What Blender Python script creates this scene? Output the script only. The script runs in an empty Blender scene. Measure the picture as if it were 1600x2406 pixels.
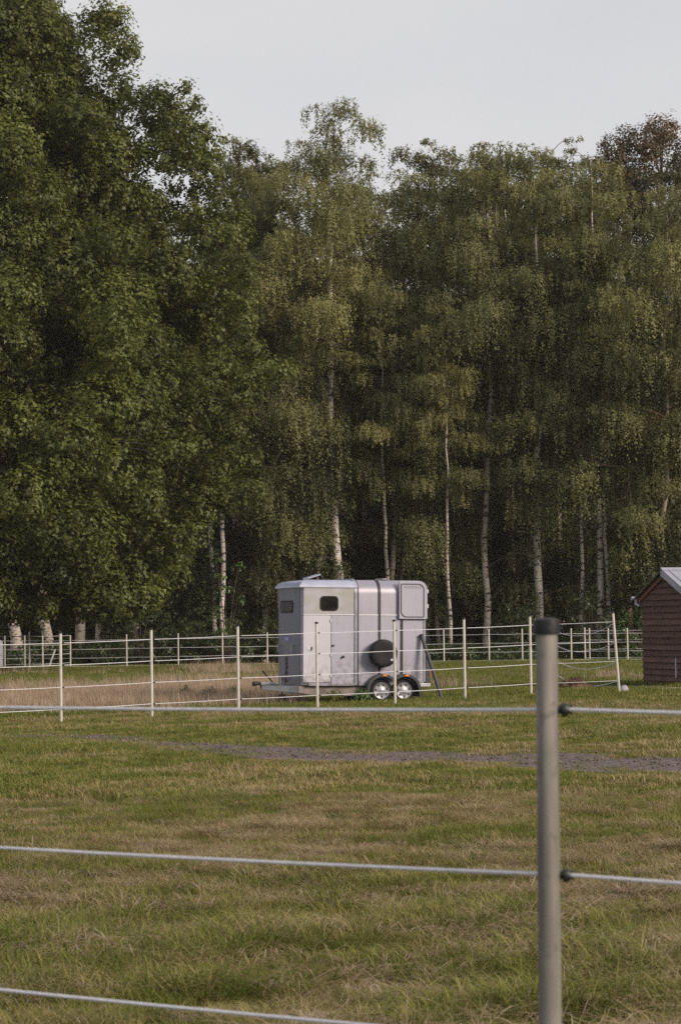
import bpy, math, random
import numpy as np
from mathutils import Vector, Matrix

# ------------------------------------------------------------------ camera, sky, sun, exposure
sc = bpy.context.scene
COL = sc.collection
CAM_Z = 1.75
PITCH = math.atan(258 / 5680.0)
ROLL = 0.0133
cf = Vector((0, math.cos(PITCH), math.sin(PITCH)))
cu0 = Vector((0, -math.sin(PITCH), math.cos(PITCH)))
cr0 = Vector((1, 0, 0))
cr = cr0 * math.cos(ROLL) - cu0 * math.sin(ROLL)
cu = cu0 * math.cos(ROLL) + cr0 * math.sin(ROLL)
cam_data = bpy.data.cameras.new('camera')
cam_data.sensor_fit = 'VERTICAL'
cam_data.sensor_height = 36.0
cam_data.sensor_width = 24.0
cam_data.lens = 85.0
cam_data.clip_start = 0.1
cam_data.clip_end = 5000
cam_data.dof.use_dof = True
cam_data.dof.focus_distance = 52.0
cam_data.dof.aperture_fstop = 10.0
cam = bpy.data.objects.new('camera', cam_data)
M4 = Matrix(((cr.x, cu.x, -cf.x, 0), (cr.y, cu.y, -cf.y, 0), (cr.z, cu.z, -cf.z, CAM_Z), (0, 0, 0, 1)))
cam.matrix_world = M4
COL.objects.link(cam)
sc.camera = cam

SUN_DIR = Vector((0.78, -0.52, 0.42)).normalized()      # towards the sun: right, behind the camera
SUN_EL = math.asin(SUN_DIR.z)
SUN_AZ = math.atan2(SUN_DIR.x, SUN_DIR.y)
world = bpy.data.worlds.new('World')
sc.world = world
world.use_nodes = True
wn, wl = world.node_tree.nodes, world.node_tree.links
wn.clear()
w_out = wn.new('ShaderNodeOutputWorld')
w_bg = wn.new('ShaderNodeBackground')
w_bg.inputs['Strength'].default_value = 0.1
w_sky = wn.new('ShaderNodeTexSky')
w_sky.sky_type = 'NISHITA'
w_sky.sun_disc = False
w_sky.sun_elevation = SUN_EL
w_sky.sun_rotation = SUN_AZ
w_mix = wn.new('ShaderNodeMix'); w_mix.data_type = 'RGBA'
w_tc = wn.new('ShaderNodeTexCoord')
w_map = wn.new('ShaderNodeMapping'); w_map.inputs['Scale'].default_value = (2.2, 2.2, 6.0)
w_noise = wn.new('ShaderNodeTexNoise'); w_noise.inputs['Scale'].default_value = 1.6; w_noise.inputs['Detail'].default_value = 5; w_noise.inputs['Roughness'].default_value = 0.5
w_ramp = wn.new('ShaderNodeValToRGB')
w_ramp.color_ramp.elements[0].position = 0.30; w_ramp.color_ramp.elements[0].color = (0.78, 0.78, 0.78, 1)
w_ramp.color_ramp.elements[1].position = 0.62; w_ramp.color_ramp.elements[1].color = (0.97, 0.97, 0.97, 1)
w_cloud = wn.new('ShaderNodeRGB'); w_cloud.outputs[0].default_value = (7.35, 7.3, 7.4, 1)
wl.new(w_tc.outputs['Generated'], w_map.inputs['Vector'])
wl.new(w_map.outputs[0], w_noise.inputs['Vector'])
wl.new(w_noise.outputs['Fac'], w_ramp.inputs[0])
wl.new(w_ramp.outputs[0], w_mix.inputs[0])
wl.new(w_sky.outputs[0], w_mix.inputs[6])
wl.new(w_cloud.outputs[0], w_mix.inputs[7])
wl.new(w_mix.outputs[2], w_bg.inputs['Color'])
wl.new(w_bg.outputs[0], w_out.inputs['Surface'])

sun_data = bpy.data.lights.new('sun', 'SUN')
sun_data.energy = 3.9
sun_data.angle = math.radians(18)
sun_data.color = (1.0, 0.85, 0.68)
sun = bpy.data.objects.new('sun', sun_data)
sun.rotation_euler = SUN_DIR.to_track_quat('Z', 'Y').to_euler()
COL.objects.link(sun)

sc.view_settings.view_transform = 'Standard'
sc.view_settings.look = 'None'
sc.view_settings.gamma = 1.0
sc.view_settings.exposure = 0.0
sc.view_settings.use_curve_mapping = False
sc.render.engine = 'CYCLES'
sc.cycles.max_bounces = 10
sc.cycles.diffuse_bounces = 8
sc.cycles.glossy_bounces = 3
sc.cycles.transmission_bounces = 8
sc.cycles.transparent_max_bounces = 6
sc.cycles.caustics_reflective = False
sc.cycles.caustics_refractive = False
sc.cycles.use_denoising = False
sc.cycles.use_adaptive_sampling = True
sc.cycles.adaptive_threshold = 0.02

F_PX = 85.0 / 36.0 * 2406.0


def ray(px, py):
    return cf + cr * ((px - 800) / F_PX) + cu * ((1203 - py) / F_PX)


def at(px, py, Y):
    d = ray(px, py)
    t = Y / d.y
    return Vector((d.x * t, Y, CAM_Z + d.z * t))


def gz(x, y):
    """height of the ground"""
    x = np.asarray(x, float); y = np.asarray(y, float)
    b = 0.020 * np.clip(x, -14, 14) * np.exp(-((y - 50) / 13.0) ** 2)
    b = b + 0.030 * np.sin(x * 0.55 + 1.3) * np.sin(y * 0.31 + 0.4) + 0.018 * np.sin(x * 1.3 + y * 0.9) * np.exp(-((y - 18) / 16.0) ** 2)
    return b


def on_ground(px, Y):
    p = at(px, 1500, Y)
    return Vector((p.x, Y, float(gz(p.x, Y))))


# ------------------------------------------------------------------ helpers
def tag(o, label=None, cat=None, group=None, kind=None):
    if label: o['label'] = label
    if cat: o['category'] = cat
    if group: o['group'] = group
    if kind: o['kind'] = kind
    return o


def empty(name, loc=(0, 0, 0), rz=0.0, **k):
    o = bpy.data.objects.new(name, None)
    o.empty_display_size = 0.2
    o.location = loc
    o.rotation_euler = (0, 0, rz)
    COL.objects.link(o)
    return tag(o, **k)


class MB:
    def __init__(self):
        self.v, self.f = [], []

    def add(self, vs, fs):
        b = len(self.v)
        self.v += [tuple(q) for q in vs]
        self.f += [tuple(b + i for i in q) for q in fs]
        return self

    def box(self, x0, x1, y0, y1, z0, z1):
        vs = [(x0, y0, z0), (x1, y0, z0), (x1, y1, z0), (x0, y1, z0), (x0, y0, z1), (x1, y0, z1), (x1, y1, z1), (x0, y1, z1)]
        return self.add(vs, [(3, 2, 1, 0), (4, 5, 6, 7), (0, 1, 5, 4), (1, 2, 6, 5), (2, 3, 7, 6), (3, 0, 4, 7)])

    def tube(self, pts, rad, n=8, cap=True):
        pts = [Vector(p) for p in pts]
        if not hasattr(rad, '__len__'): rad = [rad] * len(pts)
        vs, fs = [], []
        prev = None
        for i, p in enumerate(pts):
            t = (pts[min(i + 1, len(pts) - 1)] - pts[max(i - 1, 0)]).normalized()
            if prev is None:
                a = Vector((0, 0, 1)) if abs(t.z) < 0.9 else Vector((1, 0, 0))
                u = t.cross(a).normalized()
            else:
                u = (prev - t * prev.dot(t)).normalized()
            prev = u
            w = t.cross(u)
            for k in range(n):
                an = 2 * math.pi * k / n
                vs.append(p + (u * math.cos(an) + w * math.sin(an)) * rad[i])
        for i in range(len(pts) - 1):
            for k in range(n):
                k2 = (k + 1) % n
                fs.append((i * n + k, i * n + k2, (i + 1) * n + k2, (i + 1) * n + k))
        if cap:
            fs.append(tuple(range(n - 1, -1, -1)))
            fs.append(tuple((len(pts) - 1) * n + k for k in range(n)))
        return self.add(vs, fs)

    def lathe(self, prof, origin, axis, n=24, squash=None):
        """prof: list of (radius, along); axis: unit Vector"""
        axis = Vector(axis).normalized()
        a = Vector((0, 0, 1)) if abs(axis.z) < 0.9 else Vector((1, 0, 0))
        u = axis.cross(a).normalized(); w = axis.cross(u)
        o = Vector(origin)
        vs, fs = [], []
        for r, h in prof:
            for k in range(n):
                an = 2 * math.pi * k / n
                vs.append(o + axis * h + (u * math.cos(an) + w * math.sin(an)) * max(r, 1e-4))
        for i in range(len(prof) - 1):
            for k in range(n):
                k2 = (k + 1) % n
                fs.append((i * n + k, i * n + k2, (i + 1) * n + k2, (i + 1) * n + k))
        return self.add(vs, fs)

    def prism(self, poly, y0, y1, plane='xz'):
        """polygon in a plane, extruded along the missing axis"""
        n = len(poly)
        def m(p, q):
            return (p[0], q, p[1]) if plane == 'xz' else ((q, p[0], p[1]) if plane == 'yz' else (p[0], p[1], q))
        vs = [m(p, y0) for p in poly] + [m(p, y1) for p in poly]
        fs = [tuple(range(n)), tuple(range(2 * n - 1, n - 1, -1))]
        for i in range(n):
            j = (i + 1) % n
            fs.append((i, i + n, j + n, j))
        return self.add(vs, fs)

    def mesh(self, name, mat, smooth=False):
        me = bpy.data.meshes.new(name)
        me.from_pydata(self.v, [], self.f)
        me.materials.append(mat)
        if smooth:
            me.polygons.foreach_set('use_smooth', [True] * len(me.polygons))
            try: me.set_sharp_from_angle(angle=math.radians(40))
            except Exception: pass
        me.update()
        return me

    def build(self, name, mat, parent=None, smooth=False, bevel=0.0):
        me = self.mesh(name, mat, smooth)
        import bmesh as _b
        bm = _b.new(); bm.from_mesh(me)
        _b.ops.recalc_face_normals(bm, faces=bm.faces)
        bm.to_mesh(me); bm.free()
        o = bpy.data.objects.new(name, me)
        COL.objects.link(o)
        if parent: o.parent = parent
        if bevel:
            b = o.modifiers.new('bevel', 'BEVEL'); b.width = bevel; b.segments = 2; b.limit_method = 'ANGLE'
        return o


def obj_from(name, me, parent=None, loc=None):
    o = bpy.data.objects.new(name, me)
    COL.objects.link(o)
    if parent: o.parent = parent
    if loc is not None: o.location = loc
    return o


def rrect(x0, x1, z0, z1, r, n=5):
    rs = r if hasattr(r, '__len__') else (r, r, r, r)     # bl, br, tr, tl
    out = []
    for (cx, cz, a0, rr) in ((x0, z0, 180, rs[0]), (x1, z0, 270, rs[1]), (x1, z1, 0, rs[2]), (x0, z1, 90, rs[3])):
        if rr < 1e-5:
            out.append((cx, cz)); continue
        sx = 1 if cx == x0 else -1; sz = 1 if cz == z0 else -1
        for k in range(n + 1):
            a = math.radians(a0 + 90 * k / n)
            out.append((cx + sx * rr + rr * math.cos(a), cz + sz * rr + rr * math.sin(a)))
    return out


# ------------------------------------------------------------------ materials
def new_mat(name):
    m = bpy.data.materials.new(name); m.use_nodes = True
    nt = m.node_tree; nt.nodes.clear()
    out = nt.nodes.new('ShaderNodeOutputMaterial')
    return m, nt.nodes, nt.links, out


def pmat(name, c1, c2=None, scale=4.0, rough=0.6, metal=0.0, bump=0.0, bscale=None, stretch=(1, 1, 1), detail=6, lo=0.35, hi=0.65, coat=0.0, spec=0.5, rvar=0.0, orand=0.0):
    m, N, L, out = new_mat(name)
    b = N.new('ShaderNodeBsdfPrincipled')
    b.inputs['Roughness'].default_value = rough
    b.inputs['Metallic'].default_value = metal
    b.inputs['Coat Weight'].default_value = coat
    b.inputs['Specular IOR Level'].default_value = spec
    b.inputs['Base Color'].default_value = (*c1, 1)
    tc = N.new('ShaderNodeTexCoord'); mp = N.new('ShaderNodeMapping'); mp.inputs['Scale'].default_value = stretch
    L.new(tc.outputs['Object'], mp.inputs[0])
    if c2 is not None:
        n = N.new('ShaderNodeTexNoise'); n.inputs['Scale'].default_value = scale; n.inputs['Detail'].default_value = detail; n.inputs['Roughness'].default_value = 0.6
        L.new(mp.outputs[0], n.inputs['Vector'])
        r = N.new('ShaderNodeValToRGB')
        r.color_ramp.elements[0].position = lo; r.color_ramp.elements[0].color = (*c1, 1)
        r.color_ramp.elements[1].position = hi; r.color_ramp.elements[1].color = (*c2, 1)
        L.new(n.outputs['Fac'], r.inputs[0]); L.new(r.outputs[0], b.inputs['Base Color'])
        if orand:
            oi = N.new('ShaderNodeObjectInfo'); hv = N.new('ShaderNodeHueSaturation'); mv = N.new('ShaderNodeMapRange')
            mv.inputs[3].default_value = 1 - orand; mv.inputs[4].default_value = 1 + orand
            L.new(oi.outputs['Random'], mv.inputs[0]); L.new(mv.outputs[0], hv.inputs['Value']); L.new(r.outputs[0], hv.inputs['Color']); L.new(hv.outputs[0], b.inputs['Base Color'])
        if rvar:
            mr = N.new('ShaderNodeMapRange'); mr.inputs[3].default_value = rough - rvar; mr.inputs[4].default_value = rough + rvar
            L.new(n.outputs['Fac'], mr.inputs[0]); L.new(mr.outputs[0], b.inputs['Roughness'])
    if bump:
        n2 = N.new('ShaderNodeTexNoise'); n2.inputs['Scale'].default_value = bscale or scale * 4; n2.inputs['Detail'].default_value = 5
        L.new(mp.outputs[0], n2.inputs['Vector'])
        bp = N.new('ShaderNodeBump'); bp.inputs['Strength'].default_value = bump; bp.inputs['Distance'].default_value = 0.02
        L.new(n2.outputs['Fac'], bp.inputs['Height']); L.new(bp.outputs[0], b.inputs['Normal'])
    L.new(b.outputs[0], out.inputs['Surface'])
    return m


def patch_nodes(N, L, greens):
    """grass patch colour from world position: dark green -> yellow green -> straw"""
    g = N.new('ShaderNodeNewGeometry')
    n1 = N.new('ShaderNodeTexNoise'); n1.inputs['Scale'].default_value = 1.5; n1.inputs['Detail'].default_value = 6; n1.inputs['Roughness'].default_value = 0.62
    n2 = N.new('ShaderNodeTexNoise'); n2.inputs['Scale'].default_value = 3.0; n2.inputs['Detail'].default_value = 4
    L.new(g.outputs['Position'], n1.inputs['Vector']); L.new(g.outputs['Position'], n2.inputs['Vector'])
    ad = N.new('ShaderNodeMath'); ad.operation = 'MULTIPLY_ADD'; ad.inputs[1].default_value = 0.55
    L.new(n2.outputs['Fac'], ad.inputs[0])
    sb = N.new('ShaderNodeMath'); sb.operation = 'SUBTRACT'; sb.inputs[1].default_value = 0.275
    L.new(n1.outputs['Fac'], sb.inputs[0]); L.new(sb.outputs[0], ad.inputs[2])
    r = N.new('ShaderNodeValToRGB')
    cr_ = r.color_ramp
    cr_.elements[0].position = 0.32; cr_.elements[0].color = (*greens[0], 1)
    cr_.elements[1].position = 0.755; cr_.elements[1].color = (*greens[-1], 1)
    for k, c in enumerate(greens[1:-1]):
        e = cr_.elements.new(0.32 + 0.435 * (k + 1) / (len(greens) - 1)); e.color = (*c, 1)
    return ad, r, g


GREENS = [(0.105, 0.132, 0.030), (0.178, 0.192, 0.048), (0.255, 0.238, 0.076), (0.35, 0.29, 0.145)]


def blade_mat(name, greens, jitter=0.30, transl=0.25):
    m, N, L, out = new_mat(name)
    ad, r, g = patch_nodes(N, L, greens)
    oi = N.new('ShaderNodeObjectInfo')
    j = N.new('ShaderNodeMath'); j.operation = 'MULTIPLY_ADD'; j.inputs[1].default_value = jitter
    sb = N.new('ShaderNodeMath'); sb.operation = 'SUBTRACT'; sb.inputs[1].default_value = jitter / 2
    L.new(ad.outputs[0], sb.inputs[0]); L.new(oi.outputs['Random'], j.inputs[0]); L.new(sb.outputs[0], j.inputs[2])
    at_ = N.new('ShaderNodeAttribute'); at_.attribute_name = 'tint'
    j2 = N.new('ShaderNodeMath'); j2.operation = 'MULTIPLY_ADD'; j2.inputs[1].default_value = 0.30
    sb2 = N.new('ShaderNodeMath'); sb2.operation = 'SUBTRACT'; sb2.inputs[1].default_value = 0.15
    L.new(j.outputs[0], sb2.inputs[0]); L.new(at_.outputs['Fac'], j2.inputs[0]); L.new(sb2.outputs[0], j2.inputs[2])
    L.new(j2.outputs[0], r.inputs[0])
    d = N.new('ShaderNodeBsdfDiffuse'); t = N.new('ShaderNodeBsdfTranslucent'); mx = N.new('ShaderNodeMixShader')
    mx.inputs[0].default_value = transl
    L.new(r.outputs[0], d.inputs[0]); L.new(r.outputs[0], t.inputs[0])
    L.new(d.outputs[0], mx.inputs[1]); L.new(t.outputs[0], mx.inputs[2])
    L.new(mx.outputs[0], out.inputs['Surface'])
    return m


def leaf_mat(name, cols, transl=0.3, gloss=0.06, grough=0.45):
    m, N, L, out = new_mat(name)
    at_ = N.new('ShaderNodeAttribute'); at_.attribute_name = 'tint'
    r = N.new('ShaderNodeValToRGB'); cr_ = r.color_ramp
    cr_.elements[0].position = 0.0; cr_.elements[0].color = (*cols[0], 1)
    cr_.elements[1].position = 1.0; cr_.elements[1].color = (*cols[-1], 1)
    for k, c in enumerate(cols[1:-1]):
        e = cr_.elements.new((k + 1) / (len(cols) - 1)); e.color = (*c, 1)
    oi = N.new('ShaderNodeObjectInfo')
    a = N.new('ShaderNodeMath'); a.operation = 'MULTIPLY_ADD'; a.inputs[1].default_value = 0.42
    L.new(oi.outputs['Random'], a.inputs[0]); L.new(at_.outputs['Fac'], a.inputs[2]); 
    s = N.new('ShaderNodeMath'); s.operation = 'SUBTRACT'; s.inputs[1].default_value = 0.20
    L.new(a.outputs[0], s.inputs[0]); L.new(s.outputs[0], r.inputs[0])
    d = N.new('ShaderNodeBsdfDiffuse'); t = N.new('ShaderNodeBsdfTranslucent'); mx = N.new('ShaderNodeMixShader')
    mx.inputs[0].default_value = transl
    L.new(r.outputs[0], d.inputs[0]); L.new(r.outputs[0], t.inputs[0])
    L.new(d.outputs[0], mx.inputs[1]); L.new(t.outputs[0], mx.inputs[2])
    last = mx
    if gloss:
        gl = N.new('ShaderNodeBsdfGlossy'); gl.inputs['Roughness'].default_value = grough
        gl.inputs['Color'].default_value = (0.9, 0.95, 1.0, 1)
        m2 = N.new('ShaderNodeMixShader'); m2.inputs[0].default_value = gloss
        L.new(mx.outputs[0], m2.inputs[1]); L.new(gl.outputs[0], m2.inputs[2]); last = m2
    L.new(last.outputs[0], out.inputs['Surface'])
    return m


def bark_birch(name, white=(0.74, 0.69, 0.65)):
    m, N, L, out = new_mat(name)
    b = N.new('ShaderNodeBsdfPrincipled'); b.inputs['Roughness'].default_value = 0.8
    tc = N.new('ShaderNodeTexCoord'); mp = N.new('ShaderNodeMapping'); mp.inputs['Scale'].default_value = (1.6, 1.6, 6.0)
    L.new(tc.outputs['Object'], mp.inputs[0])
    n = N.new('ShaderNodeTexNoise'); n.inputs['Scale'].default_value = 1.0; n.inputs['Detail'].default_value = 7; n.inputs['Roughness'].default_value = 0.7
    L.new(mp.outputs[0], n.inputs['Vector'])
    r = N.new('ShaderNodeValToRGB'); e = r.color_ramp.elements
    e[0].position = 0.425; e[0].color = (0.035, 0.027, 0.022, 1)
    e[1].position = 0.475; e[1].color = (*white, 1)
    k = r.color_ramp.elements.new(0.68); k.color = (white[0] * 0.62, white[1] * 0.5, white[2] * 0.42, 1)
    L.new(n.outputs['Fac'], r.inputs[0]); L.new(r.outputs[0], b.inputs['Base Color'])
    L.new(b.outputs[0], out.inputs['Surface'])
    return m


MAT = {}
MAT['ground'] = None
m, N, L, out = new_mat('meadow_soil')
ad, r, g = patch_nodes(N, L, [(0.045, 0.055, 0.018), (0.075, 0.078, 0.026), (0.11, 0.088, 0.042), (0.14, 0.105, 0.060)])
L.new(ad.outputs[0], r.inputs[0])
b = N.new('ShaderNodeBsdfPrincipled'); b.inputs['Roughness'].default_value = 0.95; b.inputs['Specular IOR Level'].default_value = 0.1
L.new(r.outputs[0], b.inputs['Base Color'])
nb = N.new('ShaderNodeTexNoise'); nb.inputs['Scale'].default_value = 9; nb.inputs['Detail'].default_value = 6
L.new(g.outputs['Position'], nb.inputs['Vector'])
bp = N.new('ShaderNodeBump'); bp.inputs['Strength'].default_value = 0.9; bp.inputs['Distance'].default_value = 0.06
L.new(nb.outputs['Fac'], bp.inputs['Height']); L.new(bp.outputs[0], b.inputs['Normal'])
L.new(b.outputs[0], out.inputs['Surface'])
MAT['ground'] = m

MAT['mud'] = pmat('trodden_mud', (0.060, 0.044, 0.043), (0.195, 0.152, 0.152), scale=7.0, rough=0.9, bump=1.0, bscale=16, stretch=(1, 1.6, 1), spec=0.3, lo=0.38, hi=0.66)
MAT['dark_mud'] = pmat('dark_mud', (0.055, 0.045, 0.042), (0.13, 0.105, 0.10), scale=2.0, rough=0.9, bump=0.8, bscale=10)
MAT['sand'] = pmat('pale_sand', (0.30, 0.26, 0.22), (0.42, 0.37, 0.32), scale=3, rough=0.95, bump=0.5, bscale=20)
MAT['grass'] = blade_mat('grass_blades', GREENS)
MAT['grass_dry'] = blade_mat('dry_grass_blades', [(0.24, 0.18, 0.078), (0.35, 0.27, 0.145), (0.45, 0.36, 0.23)])
MAT['grass_lush'] = blade_mat('lush_grass_blades', [(0.112, 0.140, 0.032), (0.158, 0.178, 0.046), (0.22, 0.215, 0.064)])
MAT['hay'] = blade_mat('standing_hay_stems', [(0.31, 0.225, 0.155), (0.41, 0.315, 0.23), (0.50, 0.40, 0.31)])
MAT['birch_leaf'] = leaf_mat('birch_leaves', [(0.088, 0.094, 0.036), (0.155, 0.160, 0.060), (0.232, 0.232, 0.086), (0.32, 0.308, 0.115)], 0.42, 0.02, 0.6)
MAT['oak_leaf'] = leaf_mat('oak_leaves', [(0.034, 0.044, 0.010), (0.070, 0.086, 0.017), (0.114, 0.134, 0.027), (0.175, 0.192, 0.042)], 0.35, 0.018, 0.5)
MAT['lime_leaf'] = leaf_mat('yellow_green_leaves', [(0.075, 0.085, 0.012), (0.12, 0.13, 0.018), (0.17, 0.17, 0.025)], 0.3, 0.03)
MAT['rust_leaf'] = leaf_mat('olive_and_rust_leaves', [(0.045, 0.045, 0.014), (0.085, 0.062, 0.016), (0.15, 0.078, 0.018), (0.21, 0.10, 0.022)], 0.3, 0.04)
MAT['dark_leaf'] = leaf_mat('dark_green_leaves', [(0.030, 0.046, 0.014), (0.052, 0.074, 0.021), (0.078, 0.100, 0.030)], 0.25, 0.03)
MAT['shrub_leaf'] = leaf_mat('bramble_leaves', [(0.030, 0.046, 0.013), (0.050, 0.078, 0.020), (0.080, 0.115, 0.028)], 0.3, 0.04)
MAT['bright_leaf'] = leaf_mat('fresh_green_leaves', [(0.07, 0.13, 0.03), (0.10, 0.18, 0.045), (0.14, 0.22, 0.06)], 0.35, 0.04)
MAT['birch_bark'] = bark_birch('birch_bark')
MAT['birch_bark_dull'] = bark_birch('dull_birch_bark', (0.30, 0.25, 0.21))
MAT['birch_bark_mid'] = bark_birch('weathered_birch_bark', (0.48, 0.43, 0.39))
MAT['twig'] = pmat('brown_twigs', (0.075, 0.050, 0.038), (0.13, 0.090, 0.068), scale=3, rough=0.9)
MAT['oak_bark'] = pmat('oak_bark', (0.050, 0.040, 0.032), (0.11, 0.09, 0.072), scale=2, rough=0.95, bump=0.8, stretch=(3, 3, 0.6))

MAT['post_far'] = pmat('cream_plastic_post', (0.44, 0.41, 0.36), (0.56, 0.53, 0.48), scale=6, rough=0.65)
MAT['cap'] = pmat('black_plastic_cap', (0.010, 0.009, 0.012), (0.018, 0.017, 0.022), scale=8, rough=0.55, bump=0.1, bscale=40, spec=0.3)
MAT['insulator'] = pmat('black_plastic_insulator', (0.018, 0.017, 0.020), rough=0.45)
MAT['rope'] = pmat('white_fence_rope', (0.60, 0.60, 0.68), (0.74, 0.74, 0.80), scale=40, rough=0.7, bump=0.4, bscale=220)

def panel_mat(name, c, grime, amount=0.55, rough=0.46, metal=0.2, low=0.0, stain=None, stain_amt=0.0, slo=0.50, shi=0.78):
    """painted or bare sheet with rain streaks, blotches and mud thrown up from below"""
    m, N, L, out = new_mat(name)
    b = N.new('ShaderNodeBsdfPrincipled'); b.inputs['Roughness'].default_value = rough; b.inputs['Metallic'].default_value = metal; b.inputs['Specular IOR Level'].default_value = 0.4
    tc = N.new('ShaderNodeTexCoord')
    def noise(scale, st, det=5):
        mp = N.new('ShaderNodeMapping'); mp.inputs['Scale'].default_value = st; L.new(tc.outputs['Object'], mp.inputs[0])
        n = N.new('ShaderNodeTexNoise'); n.inputs['Scale'].default_value = scale; n.inputs['Detail'].default_value = det; L.new(mp.outputs[0], n.inputs['Vector'])
        return n.outputs['Fac']
    def ramp(f, lo, hi):
        r = N.new('ShaderNodeMapRange'); r.inputs[1].default_value = lo; r.inputs[2].default_value = hi; L.new(f, r.inputs[0]); return r.outputs[0]
    def mix(fac, ca, cb):
        x = N.new('ShaderNodeMix'); x.data_type = 'RGBA'; L.new(fac, x.inputs[0])
        for s_, v in ((6, ca), (7, cb)):
            if isinstance(v, tuple): x.inputs[s_].default_value = (*v, 1)
            else: L.new(v, x.inputs[s_])
        return x.outputs[2]
    def scl(f, k):
        x = N.new('ShaderNodeMath'); x.operation = 'MULTIPLY'; x.inputs[1].default_value = k; L.new(f, x.inputs[0]); return x.outputs[0]
    col = mix(scl(ramp(noise(2.2, (1, 1, 1)), 0.35, 0.7), 0.5), c, tuple(q * 0.86 for q in c))
    col = mix(scl(ramp(noise(5.0, (5, 5, 0.35)), slo, shi), amount), col, grime)
    col = mix(scl(ramp(noise(26.0, (1, 1, 1), 3), 0.60, 0.72), amount * 0.6), col, grime)
    if stain: col = mix(scl(ramp(noise(2.6, (1, 1, 1.6)), 0.38, 0.62), stain_amt), col, stain)
    if low:
        sx = N.new('ShaderNodeSeparateXYZ'); L.new(tc.outputs['Object'], sx.inputs[0])
        zr = N.new('ShaderNodeMapRange'); zr.inputs[1].default_value = low; zr.inputs[2].default_value = 0.36; zr.inputs[3].default_value = 0; zr.inputs[4].default_value = 1; L.new(sx.outputs['Z'], zr.inputs[0])
        ml = N.new('ShaderNodeMath'); ml.operation = 'MULTIPLY'; L.new(zr.outputs[0], ml.inputs[0]); L.new(ramp(noise(9.0, (1, 1, 1)), 0.40, 0.66), ml.inputs[1])
        col = mix(scl(ml.outputs[0], 0.75), col, (0.12, 0.10, 0.085))
    L.new(col, b.inputs['Base Color'])
    nb = noise(3.0, (1, 1, 1), 2); bp = N.new('ShaderNodeBump'); bp.inputs['Strength'].default_value = 0.05; bp.inputs['Distance'].default_value = 0.05
    L.new(nb, bp.inputs['Height']); L.new(bp.outputs[0], b.inputs['Normal'])
    L.new(b.outputs[0], out.inputs['Surface'])
    return m


MAT['post'] = panel_mat('weathered_grey_cream_post', (0.285, 0.265, 0.245), (0.060, 0.052, 0.048), 0.9, 0.75, 0.0, 0.0, (0.15, 0.135, 0.12), 0.7, 0.40, 0.66)
MAT['alu'] = panel_mat('dull_lilac_aluminium_panel', (0.355, 0.348, 0.435), (0.22, 0.20, 0.21), 0.40, 0.48, 0.2, 1.1)
MAT['alu_roof'] = panel_mat('curved_aluminium_skin', (0.32, 0.312, 0.38), (0.19, 0.18, 0.19), 0.40, 0.40, 0.35, 1.0)
MAT['alu_green'] = panel_mat('algae_stained_aluminium', (0.38, 0.37, 0.42), (0.22, 0.205, 0.18), 0.4, 0.5, 0.15, 0.0, (0.27, 0.262, 0.225), 0.6)
MAT['nose'] = panel_mat('grey_blue_glass_fibre', (0.135, 0.137, 0.185), (0.075, 0.073, 0.09), 0.5, 0.45, 0.0, 1.0)
MAT['door'] = panel_mat('pale_door_panel', (0.49, 0.475, 0.545), (0.28, 0.24, 0.25), 0.35, 0.5, 0.1, 0.9)
MAT['cap_roof'] = pmat('pale_glass_fibre_roof', (0.29, 0.31, 0.43), (0.36, 0.385, 0.51), scale=4, rough=0.38, coat=0.15)
MAT['trim_light'] = pmat('bright_aluminium_trim', (0.62, 0.62, 0.66), rough=0.35, metal=0.6)
MAT['trim_blue'] = pmat('blue_grey_steel_rib', (0.17, 0.18, 0.23), (0.25, 0.26, 0.32), scale=5, rough=0.4, metal=0.4)
MAT['rubber'] = pmat('black_rubber', (0.016, 0.015, 0.017), (0.032, 0.030, 0.032), scale=12, rough=0.75, bump=0.2, bscale=60, spec=0.15)
MAT['plastic_dark'] = pmat('dark_grey_plastic', (0.030, 0.029, 0.036), (0.050, 0.048, 0.058), scale=5, rough=0.42)
MAT['cover'] = pmat('black_vinyl_wheel_cover', (0.013, 0.012, 0.016), (0.024, 0.022, 0.028), scale=6, rough=0.5, bump=0.15, bscale=18, spec=0.15)
MAT['hub'] = pmat('silver_hub_cap', (0.26, 0.26, 0.29), (0.38, 0.38, 0.42), scale=14, rough=0.4, metal=0.5)
MAT['glass'] = pmat('dark_tinted_window', (0.010, 0.010, 0.010), (0.022, 0.022, 0.020), scale=4, rough=0.12, spec=0.02)
MAT['amber'] = pmat('amber_lens', (0.85, 0.26, 0.02), rough=0.3)
MAT['steel'] = pmat('galvanised_steel', (0.33, 0.33, 0.36), (0.46, 0.46, 0.49), scale=6, rough=0.5, metal=0.5)
MAT['chassis'] = pmat('dirty_galvanised_chassis', (0.13, 0.105, 0.095), (0.24, 0.21, 0.20), scale=4, rough=0.7, metal=0.2)
MAT['black'] = pmat('black_paint', (0.014, 0.014, 0.016), rough=0.5)
MAT['blue'] = pmat('blue_sticker', (0.045, 0.075, 0.42), rough=0.4)
MAT['white'] = pmat('white_print', (0.55, 0.57, 0.68), rough=0.5)
MAT['stain'] = pmat('dried_mud_splash', (0.030, 0.026, 0.028), (0.085, 0.078, 0.085), scale=9, rough=0.9)
MAT['board'] = pmat('red_brown_shed_board', (0.072, 0.040, 0.035), (0.115, 0.064, 0.055), scale=2.2, rough=0.8, bump=0.5, bscale=6, stretch=(0.6, 0.6, 6), spec=0.25, orand=0.22)
MAT['board_new'] = pmat('orange_brown_verge_board', (0.13, 0.050, 0.026), (0.17, 0.07, 0.038), scale=3, rough=0.8)
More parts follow.
